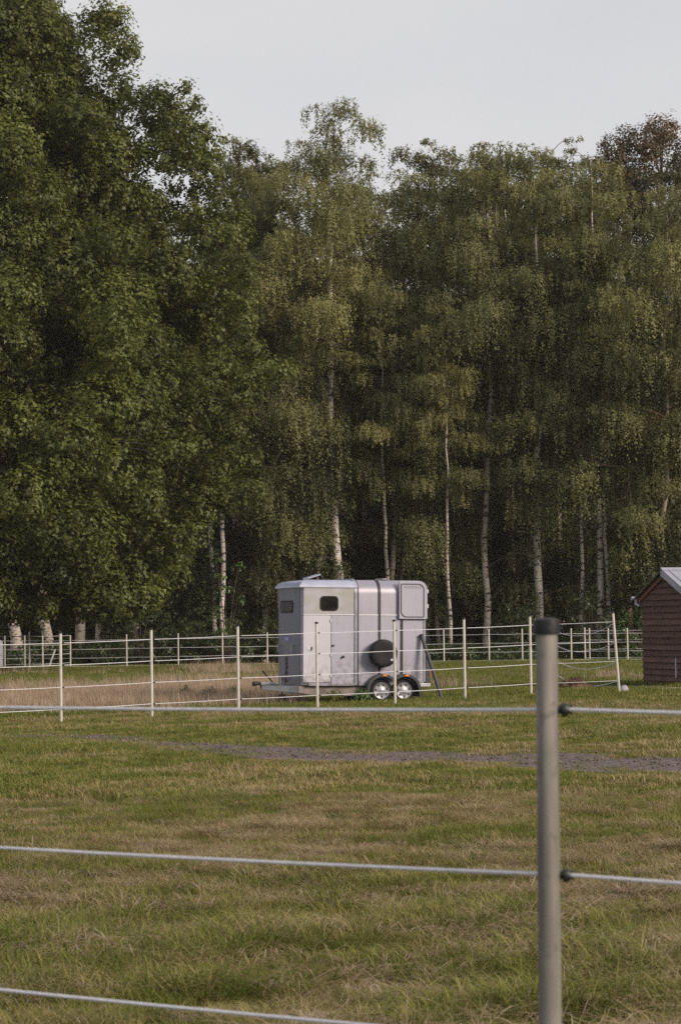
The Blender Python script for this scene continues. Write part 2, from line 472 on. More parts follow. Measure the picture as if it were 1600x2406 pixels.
MAT['felt'] = pmat('dark_roof_edge', (0.055, 0.050, 0.042), (0.085, 0.078, 0.062), scale=5, rough=0.9)
MAT['roof_sheet'] = pmat('pale_metal_roof_sheet', (0.28, 0.28, 0.34), (0.36, 0.36, 0.43), scale=3, rough=0.5, metal=0.2)
MAT['pale_plastic'] = pmat('pale_plastic', (0.30, 0.30, 0.37), (0.38, 0.38, 0.45), scale=4, rough=0.5)
MAT['stone'] = pmat('pale_stone', (0.27, 0.255, 0.29), (0.38, 0.36, 0.40), scale=5, rough=0.85, bump=0.5, bscale=15)
MAT['manure'] = pmat('brown_manure', (0.070, 0.040, 0.024), (0.13, 0.078, 0.046), scale=6, rough=0.95, bump=1.0, bscale=22)
MAT['pole'] = pmat('blue_black_painted_pole', (0.030, 0.030, 0.042), (0.050, 0.050, 0.065), scale=6, rough=0.5)
# ------------------------------------------------------------------ the setting: ground, mud track, soil patches
def val_noise(x, y, scale, seed):
    rg = np.random.default_rng(seed)
    T = rg.random((64, 64))
    u = np.asarray(x) / scale + 1000; v = np.asarray(y) / scale + 1000
    i = np.floor(u).astype(int); j = np.floor(v).astype(int)
    fu = u - i; fv = v - j
    fu = fu * fu * (3 - 2 * fu); fv = fv * fv * (3 - 2 * fv)
    a = T[i % 64, j % 64]; b_ = T[(i + 1) % 64, j % 64]; c = T[i % 64, (j + 1) % 64]; d = T[(i + 1) % 64, (j + 1) % 64]
    return (a * (1 - fu) + b_ * fu) * (1 - fv) + (c * (1 - fu) + d * fu) * fv


def fbm(x, y, scale, seed):
    return 0.5 * val_noise(x, y, scale, seed) + 0.3 * val_noise(x, y, scale * 0.45, seed + 1) + 0.2 * val_noise(x, y, scale * 0.2, seed + 2)


def grid_mesh(name, xs, ys, mat, off=0.0):
    X, Y = np.meshgrid(xs, ys)
    V = np.stack([X.ravel(), Y.ravel(), gz(X.ravel(), Y.ravel()) + off], 1)
    nx, ny = len(xs), len(ys)
    i = np.arange(nx * ny).reshape(ny, nx)
    Fq = np.stack([i[:-1, :-1].ravel(), i[:-1, 1:].ravel(), i[1:, 1:].ravel(), i[1:, :-1].ravel()], 1)
    return quads_mesh(name, V, Fq, mat)


def quads_mesh(name, V, Fq, mat, tint=None, smooth=False):
    me = bpy.data.meshes.new(name)
    k = Fq.shape[1]
    me.vertices.add(len(V)); me.vertices.foreach_set('co', np.ascontiguousarray(V, np.float32).ravel())
    me.loops.add(Fq.size); me.loops.foreach_set('vertex_index', np.ascontiguousarray(Fq, np.int32).ravel())
    me.polygons.add(len(Fq)); me.polygons.foreach_set('loop_start', np.arange(0, Fq.size, k, dtype=np.int32))
    try: me.polygons.foreach_set('loop_total', np.full(len(Fq), k, np.int32))
    except Exception: pass
    if smooth: me.polygons.foreach_set('use_smooth', np.ones(len(Fq), bool))
    if tint is not None:
        a = me.attributes.new('tint', 'FLOAT', 'POINT'); a.data.foreach_set('value', np.ascontiguousarray(tint, np.float32))
    me.materials.append(mat)
    me.update(calc_edges=True)
    return me


xs = np.concatenate([[-600, -450, -300, -160, -90, -55], np.linspace(-34, 34, 137), [55, 90, 160, 300, 450, 600]])
ys = np.concatenate([[-400, -200, -60, -20], np.linspace(-6, 130, 273), [150, 190, 260, 400, 600, 800]])
g_o = obj_from('ground', grid_mesh('ground', xs, ys, MAT['ground']))
tag(g_o, 'grassy meadow ground of the paddock', 'ground', kind='structure')

TRACK = [(-700, 43.5, 0.9), (-300, 42.5, 0.8), (0, 40.5, 0.85), (180, 38.8, 0.85), (360, 36.2, 1.0), (520, 33.8, 1.1), (700, 32.2, 1.35), (1000, 31.1, 1.30), (1300, 29.8, 1.25), (1600, 28.2, 1.45), (1900, 26.8, 1.5), (2500, 25.0, 1.5)]
TC = np.array([[at(p, 1500, Y).x, Y, w * 1.35] for p, Y, w in TRACK])
tx = np.arange(-12.5, 14.0, 0.12)
order = np.argsort(TC[:, 0])
tyc = np.interp(tx, TC[order, 0], TC[order, 1]); thw = np.interp(tx, TC[order, 0], TC[order, 2])
tyc = np.convolve(np.pad(tyc, 12, 'edge'), np.ones(25) / 25, 'valid')


def track_d(x, y):
    """signed position across the mud track: below 1 is mud"""
    c = np.interp(x, tx, tyc); w = np.interp(x, tx, thw)
    return np.abs(y - c) / w


V = []; NC = 13
for k, x in enumerate(tx):
    for q in range(NC):
        s = -1 + 2 * q / (NC - 1)
        e = 1.12 + 0.35 * (float(fbm(x, s * 2.0 + 7, 0.9, 5)) - 0.5)
        V.append((x, tyc[k] + s * thw[k] * e))
V = np.array(V); nX = len(tx)
rut = 0.012 * (fbm(V[:, 0], V[:, 1], 0.35, 9) - 0.5)
V3 = np.column_stack([V, gz(V[:, 0], V[:, 1]) + 0.010 + rut])
i = np.arange(nX * NC).reshape(nX, NC)
Fq = np.stack([i[:-1, :-1].ravel(), i[1:, :-1].ravel(), i[1:, 1:].ravel(), i[:-1, 1:].ravel()], 1)
p_o = obj_from('path', quads_mesh('path', V3, Fq, MAT['mud'], smooth=True))
tag(p_o, 'bare trodden mud track crossing the meadow', 'path', kind='structure')


rgc = np.random.default_rng(12); nC = 2600
kx = rgc.integers(60, len(tx) - 1, nC); cs = np.clip(rgc.normal(0, 0.62, nC), -1.25, 1.25)
cxp = tx[kx] + rgc.uniform(-0.06, 0.06, nC); cyp = tyc[kx] + cs * thw[kx]
sz_ = rgc.uniform(0.008, 0.026, nC) * (1 + 0.8 * (rgc.random(nC) < 0.12))
base_ = np.column_stack([cxp, cyp, gz(cxp, cyp) + 0.012])
octv = np.array([[1, 0, 0], [0, 1, 0], [-1, 0, 0], [0, -1, 0], [0.1, 0.1, 0.75], [0, 0, -0.6]])
VV = base_[:, None] + octv[None] * sz_[:, None, None] * rgc.uniform(0.6, 1.4, (nC, 6, 1))
octf = np.array([[0, 1, 4], [1, 2, 4], [2, 3, 4], [3, 0, 4], [1, 0, 5], [2, 1, 5], [3, 2, 5], [0, 3, 5]])
clo = obj_from('dirt_clods', quads_mesh('dirt_clods', VV.reshape(-1, 3), (np.arange(nC)[:, None, None] * 6 + octf[None]).reshape(-1, 3), MAT['mud']))
tag(clo, 'loose dirt clods scattered along the mud track', 'dirt', kind='stuff')


def patch_disc(name, cx, cy, rx, ry, mat, off, seed, label):
    mb = MB(); n = 40; rings = 6
    vs = [(cx, cy)]; fs = []
    for r_ in range(1, rings + 1):
        for k in range(n):
            a = 2 * math.pi * k / n
            j = 1 + 0.45 * (float(fbm(math.cos(a) * 2 + 5, math.sin(a) * 2 + 5, 0.8, seed)) - 0.5)
            vs.append((cx + rx * math.cos(a) * j * r_ / rings, cy + ry * math.sin(a) * j * r_ / rings))
    for k in range(n): fs.append((0, 1 + k, 1 + (k + 1) % n))
    for r_ in range(rings - 1):
        for k in range(n):
            a = 1 + r_ * n + k; b_ = 1 + r_ * n + (k + 1) % n
            fs.append((a, a + n, b_ + n, b_))
    A = np.array(vs); z = gz(A[:, 0], A[:, 1]) + off
    mb.add([(p[0], p[1], q) for p, q in zip(A, z)], fs)
    o = mb.build(name, mat)
    return tag(o, label, 'ground', kind='structure')


SOIL = on_ground(1420, 57.3)
patch_disc('bare_soil', SOIL.x, SOIL.y, 1.6, 2.6, MAT['dark_mud'], 0.012, 11, 'dark bare soil in front of the shed')
SANDP = on_ground(1640, 54.0)
patch_disc('sand_patch', SANDP.x, SANDP.y, 1.0, 0.9, MAT['sand'], 0.016, 17, 'pale sandy patch at the edge of the paddock')


# ------------------------------------------------------------------ trees
def unit(v):
    return v / np.maximum(np.linalg.norm(v, axis=1, keepdims=True), 1e-9)


def leaf_mesh(name, P, Nrm, size, tint, mat, rng, aspect=0.62, down=0.0, tri=False):
    n = len(P)
    Nrm = unit(Nrm)
    t = rng.normal(size=(n, 3)); t[:, 2] -= down
    a = unit(t - Nrm * np.sum(t * Nrm, 1, keepdims=True))
    b_ = np.cross(Nrm, a)
    s = size[:, None]
    if tri:
        V = np.empty((n, 3, 3))
        V[:, 0] = P - a * s * 0.5 - b_ * s * aspect * 0.5
        V[:, 1] = P - a * s * 0.5 + b_ * s * aspect * 0.5
        V[:, 2] = P + a * s * 0.55
        return quads_mesh(name, V.reshape(-1, 3), np.arange(n * 3).reshape(n, 3), mat, np.repeat(np.clip(tint, 0, 1), 3))
    V = np.empty((n, 4, 3))
    V[:, 0] = P - a * s * 0.5
    V[:, 1] = P + b_ * s * aspect * 0.5 + a * s * 0.08 + Nrm * s * 0.10
    V[:, 2] = P + a * s * 0.5
    V[:, 3] = P - b_ * s * aspect * 0.5 + a * s * 0.08 + Nrm * s * 0.10
    Fq = np.arange(n * 4).reshape(n, 4)
    return quads_mesh(name, V.reshape(-1, 3), Fq, mat, np.repeat(np.clip(tint, 0, 1), 4))


def tubes_mesh(name, lines, mat, n=5):
    """lines: list of (points Nx3, radii N)"""
    Vs, Fs, base = [], [], 0
    ang = np.arange(n) * 2 * np.pi / n
    for P, R in lines:
        P = np.asarray(P, float); R = np.asarray(R, float)
        T = unit(np.gradient(P, axis=0))
        ref = np.array([0.0, 0.0, 1.0]) if abs(T[0, 2]) < 0.8 else np.array([1.0, 0, 0])
        U = unit(np.cross(T, ref)); W = np.cross(T, U)
        ring = P[:, None] + R[:, None, None] * (U[:, None] * np.cos(ang)[None, :, None] + W[:, None] * np.sin(ang)[None, :, None])
        Vs.append(ring.reshape(-1, 3))
        m = len(P); idx = base + np.arange(m * n).reshape(m, n)
        nxt = np.roll(idx, -1, axis=1)
        Fs.append(np.stack([idx[:-1].ravel(), nxt[:-1].ravel(), nxt[1:].ravel(), idx[1:].ravel()], 1))
        base += m * n
    return quads_mesh(name, np.concatenate(Vs), np.concatenate(Fs), mat, smooth=True)


def trunk_line(rng, H, lean, r0, wob=0.15, n=18, tip=0.02):
    t = np.linspace(0, 1, n)
    w = np.cumsum(rng.normal(0, wob / n ** 0.5, (n, 2)), 0); w -= w[0]
    P = np.column_stack([lean[0] * t ** 1.2 + w[:, 0], lean[1] * t ** 1.2 + w[:, 1], H * t])
    P[0, 2] = -0.15
    R = r0 * ((1 - t) ** 0.85) * (1 + 0.35 * np.exp(-t * 40)) + tip
    return t, P, R


def make_birch(seed, H, R, base, lean=(0, 0), r0=0.15, leaves=52000, nbr=46, hang=1.3, size=0.080, bark='birch_bark', hole=None, prof=0.62, twin=False):
    """pendulous birch: arching boughs, each ending in domed tufts of hanging twigs"""
    rng = np.random.default_rng(seed)
    t, TP, TR = trunk_line(rng, H * 0.995, lean, r0, 0.40, tip=0.008)
    lines, lumps = [], []
    trunks = [(TP, TR)]
    if twin:
        P2 = TP.copy(); P2[:, 0] += 0.25 + np.linspace(0, 0.9, len(t)); P2[:, 1] += 0.2
        trunks.append((P2[:15], TR[:15] * 0.7))
    az = rng.random() * 6.28
    nbr = int(nbr * 0.82); hang = hang * 0.78
    for i in range(nbr):
        u = (i + rng.random()) / nbr
        tt = base + (0.99 - base) * u ** 0.82
        az += 2.4 + rng.normal(0, 0.45)
        if hole and hole[0] < tt < hole[1] and abs((az - hole[2] + math.pi) % 6.283 - math.pi) < 0.8: continue
        bp_ = np.array([np.interp(tt, t, TP[:, k]) for k in range(3)])
        pf = min(1.0, (1.02 - tt) / (1.0 - base) * 1.7) ** prof * (0.75 + 0.25 * min(1, (tt - base) / 0.12))
        Lb = R * pf * rng.uniform(0.50, 1.15)
        out = np.array([math.cos(az), math.sin(az), 0])
        rise = rng.uniform(0.5, 1.0) if tt < 0.8 else rng.uniform(0.8, 1.5)
        s = np.linspace(0, 1, 8)
        side = np.array([-out[1], out[0], 0]) * rng.normal(0, 0.15)
        B = bp_ + np.outer(Lb * s ** 0.92, out) + np.outer(Lb * s ** 2, side)
        B[:, 2] += Lb * (rise * s - (rise * 0.55 + 0.2) * s ** 2.2)
        br = max(0.012, 0.30 * np.interp(tt, t, TR))
        lines.append((B, br * (1 - s) + 0.006))
        bt = rng.normal(0.47, 0.20)
        nl = 1 + int(Lb / 1.25)
        for q in range(nl):
            sv = min(1.0, (q + 0.75 + rng.uniform(-0.25, 0.25)) / nl)
            p0 = np.array([np.interp(sv, s, B[:, k]) for k in range(3)])
            lr = rng.uniform(0.60, 1.45) * (0.60 + 0.40 * min(1, (1.0 - tt) * 4.0))
            p0 = p0 + np.array([rng.normal(0, 0.35), rng.normal(0, 0.35), rng.normal(0, 0.15)]) * lr
            if hole and hole[0] < tt < hole[1] and p0[1] < bp_[1] + 0.4 and abs(p0[0] - bp_[0]) < lr * 0.9 + 0.2: continue
            lumps.append((p0, lr, hang * rng.uniform(0.35, 1.2) * (0.35 + 0.65 * min(1, (1 - tt) * 3.5)), bt + rng.normal(0, 0.08)))
            ss = np.linspace(0, 1, 4); b0 = np.array([np.interp(max(0, sv - 0.2), s, B[:, k]) for k in range(3)])
            lines.append((b0 + np.outer(ss, p0 + np.array([0, 0, lr * 0.5]) - b0), 0.4 * br * (1 - ss) + 0.004))
    for q in range(5):
        lumps.append((TP[-1] + np.array([rng.normal(0, 0.25), rng.normal(0, 0.25), -0.25 - 0.35 * q]), 0.30 + 0.07 * q, 0.5 + 0.12 * q, 0.4))
    wsum = sum(l[1] ** 2 * (0.5 + l[2]) for l in lumps)
    Ps, Ns, Ts = [], [], []
    for p0, lr, hl, bt in lumps:
        n = int(2 * leaves * lr ** 2 * (0.5 + hl) / wsum)
        ns = max(4, n // 18); n = ns * 18
        d = unit(rng.normal(size=(ns, 3))); d[:, 2] = np.abs(d[:, 2]) * 0.8
        rad = lr * rng.random(ns) ** 0.4
        st = p0 + d * rad[:, None] * np.array([1, 1, 0.75])
        L_ = hl * rng.uniform(0.2, 1.2, ns) * (0.6 + 0.4 * rad / lr)
        k = np.repeat(np.arange(ns), 18); f = rng.random(n)
        P = st[k] + rng.normal(0, 0.045, (n, 3))
        P[:, 2] -= f * L_[k]
        P[:, :2] += d[k, :2] * (0.10 * f * L_[k])[:, None]
        top = np.clip(1 - f * L_[k] / 0.8, 0, 1)[:, None]
        N_ = d[k] * np.array([1, 1, 0]) * 0.8 + np.array([0, 0, 0.25]) + top * np.array([0, 0, 0.7]) + rng.normal(0, 0.38, (n, 3))
        Ps.append(P); Ns.append(N_); Ts.append(bt + rng.normal(0, 0.12, ns)[k] + rng.normal(0, 0.10, n))
    P = np.concatenate(Ps); Nrm = np.concatenate(Ns); tint = np.concatenate(Ts)
    lo = P[:, 2] > 0.6
    P, Nrm, tint = P[lo], Nrm[lo], tint[lo]; n = len(P)
    return (tubes_mesh('birch_trunk', trunks, MAT[bark], 9), tubes_mesh('birch_branches', lines, MAT['twig'], 4),
            leaf_mesh('birch_crown', P, Nrm, size * rng.uniform(0.7, 1.25, n), tint, MAT['birch_leaf'], rng, 0.95, 0.6, tri=True))


def blob_crown(name, blobs, dens, lsize, mat, rng, per=13, ros_r=0.24, flat=0.8, jitter=0.16, tri=False):
    """blobs: rows of x, y, z, r, tint. leaf rosettes on and in each blob"""
    Ps, Ns, Ts = [], [], []
    for bx, by, bz, br, bt in blobs:
        n = max(6, int(dens * br * br))
        d = unit(rng.normal(size=(n, 3)))
        rad = br * (0.45 + 0.62 * rng.random(n) ** 0.55)
        c = np.column_stack([bx + d[:, 0] * rad, by + d[:, 1] * rad, bz + d[:, 2] * rad * flat])
        k = np.repeat(np.arange(n), per)
        rr = ros_r * rng.uniform(0.7, 1.4, n)
        off = unit(rng.normal(size=(n * per, 3))) * (rr[k] * rng.random(n * per) ** 0.5)[:, None]
        P = c[k] + off
        N_ = d[k] * 0.75 + unit(off) * 0.45 + rng.normal(0, 0.30, (n * per, 3)) + np.array([0, 0, 0.5])
        ct = bt + rng.normal(0, 0.15, n)
        Ps.append(P); Ns.append(N_); Ts.append(ct[k] + rng.normal(0, jitter, n * per))
    P = np.concatenate(Ps); N_ = np.concatenate(Ns); T_ = np.concatenate(Ts)
    n = len(P)
    return leaf_mesh(name, P, N_, lsize * rng.uniform(0.7, 1.25, n), T_, mat, rng, 0.8 if tri else 0.66, 0.2, tri)


def make_round(seed, H, R, zlo, mat, nblob, dens, lsize, r0=0.16, bark='twig', per=12, blob_r=(0.7, 1.2), tint=0.5, upright=False):
    rng = np.random.default_rng(seed)
    t, TP, TR = trunk_line(rng, H * 0.9, (rng.normal(0, 0.3), 0), r0)
    blobs, lines = [], []
    for i in range(nblob):
        u = (i + 0.5) / nblob
        z = zlo + (H - zlo) * u
        w = (u - 0.40) / 0.6
        rmax = R * math.sqrt(max(0.05, 1 - w * w if not upright else (1 - abs(w) ** 1.6)))
        a = i * 2.399 + rng.normal(0, 0.3)
        rr = rmax * rng.uniform(0.25, 1.0) ** 0.5
        b_ = rng.uniform(*blob_r)
        x, y = rr * math.cos(a), rr * math.sin(a)
        blobs.append((x, y, z - b_ * 0.4, b_, tint + rng.normal(0, 0.16)))
        zt = max(0.3, z - rr * 0.8)
        s = np.linspace(0, 1, 5); p0 = np.array([np.interp(min(zt, H * 0.88), TP[:, 2], TP[:, 0]), np.interp(min(zt, H * 0.88), TP[:, 2], TP[:, 1]), min(zt, H * 0.88)])
        L_ = p0 + np.outer(s, np.array([x, y, z - b_ * 0.3]) - p0)
        L_[:, 2] += 0.3 * np.sin(s * math.pi)
        lines.append((L_, 0.045 * (1 - s) + 0.008))
    return (tubes_mesh('trunk', [(TP, TR)], MAT[bark], 8), tubes_mesh('branches', lines, MAT['twig'], 4),
            blob_crown('crown', blobs, dens, lsize, MAT[mat], rng, per))


def place_tree(name, meshes, px, Y, label, cat='tree', group=None, rz=0.0, sc_=1.0, sz=None, X=None):
    p = on_ground(px, Y) if X is None else Vector((X, Y, float(gz(X, Y))))
    o = empty(name, (p.x, p.y, p.z), rz)
    o.scale = (sc_, sc_, sz or sc_)
    tag(o, label, cat, group)
    for nm, me in zip(('trunk', 'branches', 'crown'), meshes):
        obj_from(nm, me, o)
    return o


def h_for(px, top, Y):
    return at(px, top, Y).z


FR = 'birches along the front edge of the wood'
CAMD = -1.5708
bA = make_birch(3, h_for(770, 240, 104), 4.0, 0.30, (-0.3, 0.3), 0.21, 66000, 60, 2.6, hole=(0.0, 0.58, CAMD), prof=0.55)
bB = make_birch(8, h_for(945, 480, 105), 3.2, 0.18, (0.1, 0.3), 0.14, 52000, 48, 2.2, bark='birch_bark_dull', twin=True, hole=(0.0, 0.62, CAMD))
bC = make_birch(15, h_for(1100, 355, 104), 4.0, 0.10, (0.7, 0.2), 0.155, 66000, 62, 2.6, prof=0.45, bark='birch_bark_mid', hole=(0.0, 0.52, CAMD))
bD = make_birch(21, h_for(1230, 360, 105), 3.4, 0.34, (0.25, 0), 0.19, 52000, 46, 2.2, prof=0.5)
bE = make_birch(27, h_for(1400, 370, 104), 3.7, 0.10, (0.6, 0), 0.15, 64000, 58, 2.4, prof=0.45, hole=(0.05, 0.42, CAMD + 0.2))
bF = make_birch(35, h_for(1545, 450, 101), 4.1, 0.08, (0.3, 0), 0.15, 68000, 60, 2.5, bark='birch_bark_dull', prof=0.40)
bG = make_birch(44, 21.0, 2.3, 0.42, (0.3, 0), 0.12, 32000, 34, 1.7, prof=0.5)
bH = make_birch(52, 15.5, 2.7, 0.12, (0.3, 0), 0.10, 50000, 44, 2.6, bark='birch_bark_dull', prof=0.5)
bK = make_birch(57, 22.0, 3.3, 0.52, (0.3, 0), 0.13, 44000, 40, 1.9, prof=0.5)
bT = make_birch(61, 19.0, 3.0, 0.45, (-1.6, 0.5), 0.24, 20000, 28, 1.2, bark='birch_bark_mid')

place_tree('birch_tree', bA, 808, 104, 'tallest birch with long white trunk rising just behind the horse trailer', group=FR)
place_tree('birch_tree', bH, 652, 103.8, 'lower weeping birch whose hanging foliage screens the wood above the trailer nose', group=FR)
place_tree('birch_tree', bB, 945, 105, 'birch with twin reddish brown stems above the rear roof of the horse trailer', group=FR)
place_tree('birch_tree', bC, 1140, 104, 'broad weeping birch with pale trunk leaning right, right of the horse trailer', group=FR)
place_tree('birch_tree', bH, 1030, 105.6, 'small weeping birch with thin dull trunk just right of the trailer', group=FR, rz=2.1, sc_=1.0)
place_tree('birch_tree', bD, 1277, 104, 'birch with bright white bare lower trunk above the near fence post', group=FR)
place_tree('birch_tree', bE, 1400, 104, 'dense drooping birch with dull stem between near fence post and shed', group=FR)
place_tree('birch_tree', bF, 1548, 101.5, 'grey green weeping birch directly behind the shed', group=FR)
place_tree('birch_tree', bC, 1690, 103, 'weeping birch cut by the right edge of the picture behind the shed', group=FR, rz=1.3)
place_tree('birch_tree', bG, 618, 106, 'slender birch with a thin pale stem between the saplings and the trailer nose', group=FR)
place_tree('birch_tree', bG, 531, 103, 'thin birch with the whitest stem beside the bright green sapling', group=FR, rz=1.9, sc_=0.93)
place_tree('birch_tree', bG, 508, 104.5, 'thin birch close behind the whitest young stem under the oak edge', group=FR, rz=3.4, sc_=0.88)
place_tree('birch_tree', bG, 557, 107, 'thin birch with dull brown stem below the oak branch tips', group=FR, rz=5.1, sc_=0.97)
tm = bG[0].copy(); tm.materials[0] = MAT['birch_bark_mid']; bG2 = (tm, bG[1], bG[2])
for px, Y, s, rz, lab in [(742, 105.2, 0.80, 0.5, 'thin birch stem close left of the tallest birch trunk'), (918, 103.6, 0.78, 2.4, 'thin dull birch stem left of the twin reddish stems'),
                          (1054, 103.0, 0.74, 4.4, 'thin birch stem just right of the trailer rear'), (1372, 103.2, 0.80, 1.5, 'thin birch stem right of the near fence post'),
                          (1436, 103.4, 0.84, 3.0, 'thin birch stem leaning above the corner post left of the shed')]:
    place_tree('birch_tree', bG2, px, Y, lab, group=FR, rz=rz, sc_=s)
BT = 'thick pale trunks under the oak'
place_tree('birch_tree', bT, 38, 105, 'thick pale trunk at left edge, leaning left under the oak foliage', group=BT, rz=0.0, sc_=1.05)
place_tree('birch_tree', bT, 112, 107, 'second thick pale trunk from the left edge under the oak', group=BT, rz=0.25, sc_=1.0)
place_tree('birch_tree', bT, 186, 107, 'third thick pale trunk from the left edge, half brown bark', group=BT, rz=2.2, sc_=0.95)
place_tree('birch_tree', bG, 232, 108, 'brown slim trunk right of the thick pale trunks under the oak', group=BT, rz=0.6)
place_tree('birch_tree', bG, 316, 111, 'thin white stem deep in shade under the middle of the oak', group=BT, rz=4.2)

SK = 'birches in the second row of the wood'
rows2 = [(545, 109, 312, bG, 0.2, 'feathery birch top just right of the upper oak crown'),
         (612, 111, 355, bG, 1.2, 'thin birch top left of the yellow green treetop'),
         (664, 112, 350, bG, 2.2, 'narrow birch top close left of the tallest birch'),
         (868, 110, 415, bG, 4.0, 'birch top close right of the tallest birch'),
         (1003, 112, 415, bK, 0.8, 'birch top just right of the dip in the treeline'),
         (1062, 110, 340, bK, 2.6, 'pointed birch top above the right half of the horse trailer'),
         (1135, 113, 385, bK, 5.0, 'birch top between the two pointed tops right of the treeline dip'),
         (1212, 110, 352, bK, 3.0, 'pointed birch top above the near fence post'),
         (1322, 112, 338, bK, 1.0, 'wispy birch top with gaps of sky left of the rusty treetop'),
         (1400, 114, 400, bK, 0.3, 'birch top between the wispy top and the dark upright treetop'),
         (1630, 112, 380, bK, 2.0, 'birch top at the right edge below the rusty treetop')]
for px, Y, top, mm, rz, lab in rows2:
    zmax = max(v.co.z for v in mm[0].vertices)
    s = h_for(px, top, Y) / zmax
    place_tree('birch_tree', mm, px, Y, lab, group=SK, rz=rz, sc_=min(1.05, max(s, 0.8)), sz=s)

rustA = make_round(71, h_for(1565, 275, 113), 2.9, 9, 'rust_leaf', 46, 100, 0.13, blob_r=(0.7, 1.15), tint=0.48)
place_tree('broadleaf_tree', rustA, 1572, 113, 'broadleaf tree with rusty orange leaves at the upper right corner of the treeline')
rustB = make_round(74, h_for(1480, 300, 112), 1.9, 9, 'rust_leaf', 40, 100, 0.13, blob_r=(0.6, 1.0), tint=0.12, upright=True)
place_tree('broadleaf_tree', rustB, 1478, 112, 'dark olive upright treetop left of the rusty orange tree')
limeA = make_round(79, h_for(585, 432, 112), 2.3, 8, 'lime_leaf', 40, 62, 0.13, blob_r=(0.7, 1.1), tint=0.5)
place_tree('broadleaf_tree', limeA, 588, 113, 'tree with bright yellow green rounded top between oak and tallest birch')

# dark understorey trees and the wood going back
dkA = make_round(83, 9.0, 2.8, 0.9, 'dark_leaf', 44, 50, 0.15, 0.09, per=11, blob_r=(0.8, 1.3))
dkB = make_round(86, 13.0, 3.3, 0.8, 'dark_leaf', 54, 46, 0.17, 0.11, per=11, blob_r=(0.9, 1.5))
for px, Y, mm, rz, s, lab in [(455, 106, dkA, 0.3, 0.8, 'dark green understorey tree under the right part of the oak'),
                              (655, 110, dkA, 2.0, 0.85, 'dark understorey tree behind the trailer nose'),
                              (860, 109, dkA, 4.4, 0.7, 'dark low understorey tree right of the tallest birch trunk above the trailer'),
                              (1225, 110, dkA, 1.1, 0.75, 'dark understorey tree left of the bright bare trunk'),
                              (1345, 108, dkA, 3.3, 0.6, 'dark shrubby tree right of the bright bare trunk'),
                              (1610, 104, dkA, 5.2, 1.0, 'fresh green leafy tree at right edge above the shed roof')]:
    place_tree('understorey_tree', mm, px, Y, lab, group='understorey trees in the front of the wood', rz=rz, sc_=s)
rgB = random.Random(5)
pool = [bK, bD, bG, bK, bD, bK]
for r_, (Y0, nx, gap) in enumerate([(118, 14, 3.3), (126, 12, 4.2), (137, 12, 4.8)]):
    for k in range(nx):
        X = (k - (nx - 1) / 2) * gap + rgB.uniform(-0.9, 0.9)
        Y = Y0 + rgB.uniform(-2, 2)
        place_tree('birch_tree', pool[rgB.randrange(6)], 0, Y, 'slim birch standing deep in the shade of the wood', group='birches deep in the wood', rz=rgB.uniform(0, 6.28), sc_=rgB.uniform(0.74, 0.88), X=X)
for r_, (Y0, nx, gap) in enumerate([(114.5, 11, 3.9), (121.5, 11, 4.4), (131, 11, 5.0), (142, 12, 5.4)]):
    for k in range(nx):
        X = (k - (nx - 1) / 2) * gap + rgB.uniform(-0.8, 0.8)
        s = rgB.uniform(0.75, 1.1)
        place_tree('understorey_tree', dkB if r_ else dkA, 0, Y0 + rgB.uniform(-1.2, 1.2), 'dark leafy tree filling the shade deep in the wood', group='dark trees deep in the wood', rz=rgB.uniform(0, 6.28), sc_=s, X=X)

# ------------------------------------------------------------------ the big oak on the left
rng = np.random.default_rng(101)
OX, OY = -13.9, 90.0
PZ = np.array([2.4, 3.6, 5.2, 6.8, 9.2, 11.4, 14.8, 17.2, 19.5, 21.3, 23.4, 25.5, 27.5])
PR = np.array([6.4, 7.5, 8.4, 10.3, 10.2, 11.6, 10.2, 9.2, 7.9, 6.4, 4.6, 3.2, 1.2])
blobs = []
nb = 430
us = (np.arange(nb) + 0.5) / nb
zs = 3.2 + (27.0 - 3.2) * us
for k in range(nb):
    z = zs[k] + rng.normal(0, 0.35)
    R_ = np.interp(z, PZ, PR)
    a = k * 2.39996 + rng.normal(0, 0.18)
    br = rng.uniform(0.85, 1.7)
    lump = 0.86 + 0.20 * math.sin(a * 3 + z * 0.9) * math.sin(z * 0.7 + a * 2)
    rr = (R_ - br * 0.65) * lump * (1.0 - 0.30 * rng.random() ** 2.5)
    blobs.append((rr * math.cos(a), rr * math.sin(a), z, br, rng.normal(0.47, 0.17)))
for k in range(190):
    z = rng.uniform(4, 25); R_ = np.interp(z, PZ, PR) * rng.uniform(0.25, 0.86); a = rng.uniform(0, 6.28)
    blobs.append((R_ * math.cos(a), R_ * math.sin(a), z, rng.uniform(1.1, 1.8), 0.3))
edge = [(262, 70, 0.75), (285, 40, 0.55), (300, 105, 0.6), (245, 25, 0.6), (312, 130, 0.35), (300, 200, 0.7), (365, 225, 0.6), (375, 205, 0.4), (420, 250, 0.7), (432, 210, 0.45),
        (462, 245, 0.4), (395, 300, 0.9), (440, 330, 1.0), (470, 300, 0.6), (495, 345, 0.8), (500, 400, 0.8), (520, 480, 0.9), (545, 540, 0.9), (560, 620, 0.7), (570, 655, 0.6), (545, 700, 0.9),
        (560, 760, 0.8), (590, 820, 0.7), (630, 855, 0.7), (660, 868, 0.55), (684, 872, 0.35), (600, 880, 0.8), (560, 930, 0.8), (550, 1000, 0.9), (565, 1080, 0.8), (585, 1130, 0.7), (600, 1150, 0.45), (540, 1160, 0.9), (480, 1190, 0.9),
        (440, 1250, 0.9), (410, 1300, 0.8), (400, 1350, 0.8), (340, 1390, 0.9), (260, 1390, 0.9), (180, 1400, 0.9), (90, 1400, 1.0), (20, 1400, 1.0)]
edge_pts = []
